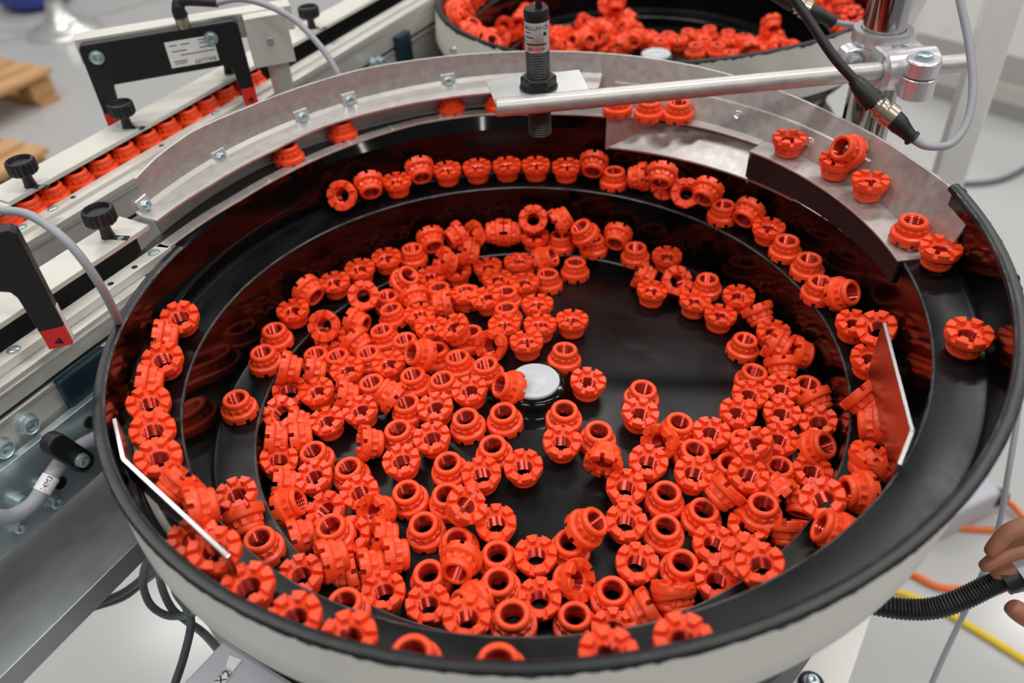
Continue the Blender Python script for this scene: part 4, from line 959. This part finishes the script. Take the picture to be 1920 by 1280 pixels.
# pallets
def pallet(cr, al, label, nb_=7):
    a = al-cr; a.z = 0; a.normalize(); b = V(-a.y, a.x, 0)
    if b.y < 0: b = -b
    rt = root('pallet', cr, label, 'pallet', 'wooden pallets')
    for k in range(nb_):
        b0 = k*4.45
        G().box(cr+a*13.3+b*(b0/1.0*1.0+1.6)*.93+ZZ*4.4, a*13.3, b*1.75, ZZ*.37).make('deck_board', M['wood'], rt, bevel=.06)
    sp_ = 11.9*(nb_-1)/6; dp = 14.3*(nb_-.3)/6.7
    for k in range(3):
        G().box(cr+a*13.3+b*(2.4+k*sp_)+ZZ*3.65, a*13.3, b*.0+b*1.2, ZZ*.3).make('stringer_board', M['wood'], rt)
        G().box(cr+a*(2+k*11.3)+b*dp+ZZ*.37, a*1.65, b*dp, ZZ*.37).make('bottom_board', M['wood'], rt, bevel=.05)
        for j in range(3): G().box(cr+a*(2+k*11.3)+b*(2.4+j*sp_)+ZZ*2.05, a*1.9, b*1.6, ZZ*1.3).make('block', M['wood'], rt, bevel=.08)
    return rt
pallet(at(118, 184, FLOOR), at(-10, 246, FLOOR), 'wooden pallet on the floor, upper of the two at left edge')
pallet(at(112, 312, FLOOR)+V(2, -4, 0), at(-5, 380, FLOOR)+V(2, -4, 0), 'wooden pallet on the floor, lower of the two at left edge', 5)
# chrome stand foot
fb = at(122, 58, FLOOR)
ft = root('table_foot', fb, 'round chrome table foot standing on the pale floor', 'table base')
G().lathe(fb, ZZ, [(6.4, 0), (6.5, .25), (6.3, .45), (5.2, .8), (3.8, 1.4), (2.7, 2.3), (1.9, 3.6), (1.4, 5.5)], 48).make('flared_base', M['bright'], ft, smooth=True)
G().rod(fb+ZZ*5, fb+ZZ*26, 1.15, 28).make('pole', M['chrome'], ft, smooth=True, ang=40)
# blue object at the top edge
bo = at(72, 8, FLOOR)
g = G(); rows = []; rr = random.Random(3)
for i in range(13):
    f = i/12; r0 = [0.05, 3.5, 5.4, 6.3, 6.7, 6.8, 6.6, 6.1, 5.2, 4.0, 2.6, 1.6, 1.3][i]; z_ = [0, .1, .5, 1.2, 2.2, 3.4, 4.6, 5.8, 6.8, 7.6, 8.3, 9, 9.8][i]
    rows.append([bo+V(math.cos(TAU*k/40)*r0*(1+.05*math.sin(5*TAU*k/40+i)+.03*math.sin(11*TAU*k/40)), math.sin(TAU*k/40)*r0*(1+.05*math.sin(4*TAU*k/40)), z_) for k in range(40)])
g.strip(rows, True); tag(g.make('sack', M['blue'], None, smooth=True, org=bo), 'crumpled blue sack on the floor at top left corner', 'bag')

# machine table under the front bowl
ta, tb = at(1630, 1165, -9), at(1590, 1281, -9); e = (ta-tb).normalized(); n = V(e.y, -e.x, 0)
if n.x < 0: n = -n
tbx = root('machine_table', V(2, -4, -9), 'white machine table top under the front bowl', 'table')
q0 = ta+e*11; q1_ = tb-e*6
pts = [q0, q1_, q1_-n*12.5, q0-n*12.5]
G().prism([p for p in pts], V(0, 0, -.6)).make('table_top', M['panel'], tbx, bevel=.05)
G().box(V(.5, 0, (FLOOR-9.6)/2), V(3.5, 0, 0), V(0, 3.5, 0), V(0, 0, (-9.6-FLOOR)/2)).make('pedestal', M['grey'], tbx, bevel=.1)
sp = at(1520, 1283, -9)
G().lathe(sp, ZZ, [(.38, 0), (.38, .14), (.32, .2), (.22, .2)], 24).make('rubber_washer', M['plastic'], tbx, smooth=True, ang=40)
screw(sp+ZZ*.18, ZZ, .19, tbx, 'bolt', h=.6)
# machine frame table under the rear bowl and post
t2 = root('machine_table', V(HB.x, HB.y+2, -9), 'white machine table top under the rear bowl', 'table')
G().box(V(HB.x, HB.y+4.5, -9.6), V(9, 0, 0), V(0, 10, 0), V(0, 0, .3)).make('table_top', M['panel'], t2)
G().box(V(HB.x, HB.y+2, (FLOOR-9.9)/2), V(3.5, 0, 0), V(0, 3.5, 0), V(0, 0, (-9.9-FLOOR)/2)).make('pedestal', M['grey'], t2, bevel=.1)
# terminal box at the lower left, with a paper label
b0 = at(420, 1196, -1.2); b1 = at(478, 1232, -1.2); b2 = at(335, 1285, -1.2)
ex = (b1-b0); ey = (b2-b0); ey = ey.normalized()*5; exn = ex.normalized()
bx = root('terminal_box', b0, 'grey terminal box with white paper labels under the bowl, lower left', 'box')
G().prism([b0, b0+exn*3.0, b0+exn*3.0+ey, b0+ey], V(0, 0, -2.6)).make('housing', M['grey'], bx, bevel=.12)
lp = [at(430, 1228, -1.17), at(454, 1236, -1.17), at(437, 1258, -1.17), at(424, 1249, -1.17)]
G().prism(lp, V(0, 0, -.02)).make('paper_label', M['white'], bx)
lp = [at(424, 1258, -1.17), at(438, 1262, -1.17), at(412, 1290, -1.17), at(396, 1285, -1.17)]
G().prism(lp, V(0, 0, -.02)).make('paper_label', M['white'], bx)
tx = (at(432, 1258, -1.1)-at(405, 1288, -1.1)).normalized()
text('X2', .30, at(419, 1270, -1.14), tx, ZZ.cross(tx), M['ink'], bx)
# black bits behind it
g = G().lathe(at(520, 1262, -3.5), V(0, 0, 1), [(1.0, -2), (1.1, 0), (.9, .6), (.5, .8)], 28); tag(g.make('rubber_foot', M['plastic'], None, smooth=True, ang=40), 'black rubber buffer beside the grey terminal box', 'buffer')
# loose grey cables at lower left
loops = ([(150, 1146, -6), (190, 1128, -6), (235, 1108, -5.5), (275, 1075, -4.5), (300, 1040, -3)],
         [(282, 1030, -2), (268, 1085, -4), (280, 1130, -5), (312, 1153, -5), (352, 1152, -4.4), (378, 1140, -3)],
         [(300, 1050, -2), (302, 1095, -4), (322, 1140, -5), (352, 1165, -5.2), (385, 1190, -4.6), (420, 1235, -3.6), (432, 1290, -3)],
         [(322, 1070, -2), (330, 1110, -3.5), (350, 1140, -4), (358, 1170, -4.2), (345, 1230, -4.2), (325, 1290, -4)],
         [(170, 1140, -6.6), (230, 1120, -6.4), (270, 1090, -6), (310, 1060, -4)])
labs = ('lowest of the cables reaching left under the beam', 'looping tightly beneath the bowl rim', 'sweeping right past the terminal box', 'hanging straight down beneath the bowl rim', 'running behind the others towards the beam')
for pts, lb_ in zip(loops, labs):
    q3 = [at(*p) for p in pts]; tag(G().tube(q3, .115, 10).make('cable', M['dcable'], None, smooth=True, org=q3[0]), 'dark grey cable '+lb_, 'cable', 'loose cables under the bowl')
# right side: junction box, cables, hose and hand
jb = at(1808, 992, FLOOR); jx = (at(1858, 968, FLOOR)-jb); jw = jx.length; jx.normalize(); jy = V(-jx.y, jx.x, 0)
jr = root('junction_box', jb, 'grey junction box on the floor right of the bowl', 'box')
G().box(jb+jx*(jw/2-1.2)+jy*4.5+ZZ*1.4, jx*(jw/2+1.2), jy*4.5, ZZ*1.4).make('housing', M['grey'], jr, bevel=.3)
pc = at(1850, 935, FLOOR+1.4); G().lathe(pc, (at(1875, 930, FLOOR+1.4)-pc), [(.6, 0), (.7, .3), (.65, 1.0), (.4, 1.5)], 18).make('cable_plug', M['plastic'], jr, smooth=True, ang=40)
def floorcable(pts, r, m, lab, z=.2):
    q3 = [at(x, y, FLOOR+z) for x, y in pts]; tag(G().tube(q3, r, 10).make('cable', M[m], None, smooth=True, org=q3[0]), lab, 'cable')
floorcable([(1874, 934), (1895, 945), (1912, 962), (1935, 990)], .22, 'orange', 'orange cable leaving the junction box plug', .6)
floorcable([(1760, 986), (1800, 990), (1850, 993), (1900, 994), (1940, 998)], .22, 'orange', 'orange cable lying straight in front of the junction box')
floorcable([(1700, 1070), (1722, 1082), (1760, 1100), (1810, 1104), (1850, 1098), (1900, 1080)], .25, 'orange', 'orange cable curving behind the black hose')
floorcable([(1670, 1105), (1700, 1115), (1760, 1140), (1820, 1175), (1880, 1212), (1940, 1250)], .25, 'yellow', 'yellow cable running on the floor below the black hose')
q3 = [atd(1918, 700, 28), atd(1905, 800, 28), atd(1890, 890, 28), atd(1872, 990, 28.5), atd(1838, 1085, 29), atd(1800, 1165, 29.5), atd(1765, 1240, 30), atd(1735, 1310, 30.5)]
tag(G().tube(q3, .10, 10).make('cable', M['cable'], None, smooth=True, org=q3[3]), 'thin grey cable hanging diagonally behind the hand', 'cable')
D = 22
hp = [atd(1600, 1122, D+1), atd(1625, 1130, D+.6), atd(1690, 1141, D+.3), atd(1750, 1140, D), atd(1805, 1122, D-.3), atd(1850, 1100, D-.5), atd(1890, 1082, D-.6)]
hs = root('vacuum_hose', hp[3], 'black corrugated hose held by a hand at right edge', 'hose')
nr = 52
G().tube(hp, lambda t: .28+.016*math.sin(t*TAU*nr), 20, 80).make('corrugated_tube', M['plastic'], hs, smooth=True)
hq = [hp[-1]+(hp[-2]-hp[-1])*.3, hp[-1], atd(1935, 1062, D-.7)]
G().tube(hq, .40, 20, 4).make('hose_cuff', M['plastic'], hs, smooth=True)
G().tube([atd(1908, 1076, D-.65), atd(1960, 1052, D-.8), atd(2040, 1020, D-1)], .50, 20, 4).make('handle', M['grey'], hs, smooth=True)
# hand with forearm: one continuous skinned body
def hand():
    D0 = D-.8; co = []; ed = []; rad = []
    def add(px, py, dd, r, par):
        co.append(atd(px, py, dd)*S); rad.append(r*S)
        if par is not None: ed.append((par, len(co)-1))
        return len(co)-1
    wr = add(2085, 1105, D0-.2, .85, None); fa = add(2190, 1160, D0-.2, 1.0, wr); add(2330, 1230, D0-.2, 1.25, fa)
    pm = add(2030, 1075, D0-.15, .62, wr)
    for k, (base, pts) in enumerate((((1990, 1010), [(1935, 982, .36), (1888, 998, .31), (1860, 1030, .25), (1852, 1040, .2)]),
                       ((2000, 1045), [(1935, 1022, .35), (1880, 1040, .30), (1848, 1060, .24), (1840, 1066, .19)]),
                       ((2010, 1075), [(1945, 1058, .33), (1893, 1066, .28), (1868, 1078, .22), (1860, 1082, .18)]),
                       ((2020, 1105), [(1965, 1092, .29), (1922, 1094, .24), (1902, 1102, .2), (1895, 1106, .16)]))):
        p = add(*base, D0-.25+.12*k, .45, pm)
        for j, (x, y, r) in enumerate(pts): p = add(x, y, D0-.55+.22*k+.12*j, r, p)
    p = add(2045, 1150, D0-.3, .50, pm)
    for x, y, r in ((1985, 1168, .42), (1930, 1160, .38), (1900, 1140, .34), (1893, 1130, .28)): p = add(x, y, D0-.5, r, p)
    o0 = co[3].copy(); me = bpy.data.meshes.new('person'); me.from_pydata([tuple(c-o0) for c in co], ed, []); me.materials.append(M['skin'])
    o = bpy.data.objects.new('person', me); link(o); o.location = o0
    sk = o.modifiers.new('skin', 'SKIN'); sk.use_smooth_shade = True
    for i, r in enumerate(rad): me.skin_vertices[0].data[i].radius = (r*.8, r*.74)
    me.skin_vertices[0].data[0].use_root = True
    sb = o.modifiers.new('sub', 'SUBSURF'); sb.levels = 2; sb.render_levels = 2
    tag(o, 'bare hand of a person gripping the black hose at the right edge', 'person')
hand()

# ================================================================ nuts in the rear bowl: too many and too small, one heap
def heap():
    rr = random.Random(11)
    fl_, gr, co_, th = NM
    base = []; mats = []
    vs = []; fs = []; mi = []
    for k, me in enumerate(NM):
        n0 = len(vs); vs += [tuple(v.co) for v in me.vertices]; fs += [tuple(i+n0 for i in p.vertices) for p in me.polygons]; mi += [1 if k == 3 else 0]*len(me.polygons)
    vs = np.array(vs); allv = []; allf = []; allm = []
    def put(pos, q):
        n0 = len(allv)*len(vs); m = np.array(q.to_matrix()); allv.append(vs@m.T+np.array(pos)*S); allf.extend([tuple(i+n0 for i in f) for f in fs]); allm.extend(mi)
    def rq(): return Quaternion((rr.gauss(0, 1), rr.gauss(0, 1), rr.gauss(0, 1), rr.gauss(0, 1))).normalized()
    def flat(): return spin(UPQ if rr.random() < .5 else DNQ)
    def zf(x, y): return -CONE*min(math.hypot(x-HB.x, y-HB.y), 7)
    # flat nuts on the floor right of the hub
    for px, py in ((1213, 75), (1238, 95), (1252, 76), (1270, 87), (1303, 100), (1290, 66), (1310, 72), (1345, 94), (1330, 55), (1365, 62), (1370, 78), (1394, 72), (1420, 90), (1384, 107), (1370, 108), (1205, 82), (1185, 68), (1225, 82), (1320, 85)):
        p = at(px, py, -.1); put((p.x, p.y, zf(p.x, p.y)+.33), flat())
    # heaps
    for (x0, y0, x1, y1, n, hz) in ((880, 60, 1000, 92, 34, .5), (1000, 45, 1190, 98, 95, .9), (1120, 35, 1160, 60, 14, 1.6), (1395, 70, 1530, 100, 40, .7), (1450, 30, 1530, 85, 6, .4)):
        for _ in range(n):
            px, py = rr.uniform(x0, x1), rr.uniform(y0, y1); p = at(px, py, .2)
            if math.hypot(p.x-HB.x, p.y-HB.y) > 7.2 or math.hypot(p.x-HB.x, p.y-HB.y) < 1.2: continue
            put((p.x, p.y, zf(p.x, p.y)+.35+rr.random()**2*hz), rq())
    # along the ledges at the left and the right wall
    for (t0, t1, k) in ((1.68, 1.86, 26), (.62, .88, 22), (1.15, 1.36, 30), (2.22, 2.262, 4)):
        for i in range(k):
            t = lerp(t0, t1, (i+.5)/k)+rr.uniform(-.003, .003); e, z = spiral(t); r = e+rr.uniform(.4, .65)
            p = pol(r, t, z); put((p.x+HB.x, p.y+HB.y, z+.36), rq() if rr.random() < .6 else flat())
            if rr.random() < .6: put((p.x+HB.x+rr.uniform(-.2, .2), p.y+HB.y+rr.uniform(-.2, .2), z+.95), rq())
    p = at(1155, 10, 1.6); put(p, Vector((0, 0, 1)).rotation_difference(V(.1, .75, .6)))
    p = at(1447, 46, .9); put(p, Vector((0, 0, 1)).rotation_difference(V(-.1, .8, .5)))
    p = at(1440, 64, .4); put(p, rq())
    A = np.concatenate(allv); o0 = np.array((HB.x, HB.y, 0))*S
    me = bpy.data.meshes.new('castle_nuts'); me.from_pydata((A-o0).tolist(), [], allf); me.materials.append(M['red']); me.materials.append(M['thread'])
    me.polygons.foreach_set('material_index', allm); me.polygons.foreach_set('use_smooth', [True]*len(me.polygons)); me.set_sharp_from_angle(angle=math.radians(30)); me.update()
    o = bpy.data.objects.new('castle_nuts', me); link(o); o.location = Vector(o0); o['kind'] = 'stuff'
    tag(o, 'heap of red castle nuts filling the rear bowl', 'nuts')
heap()
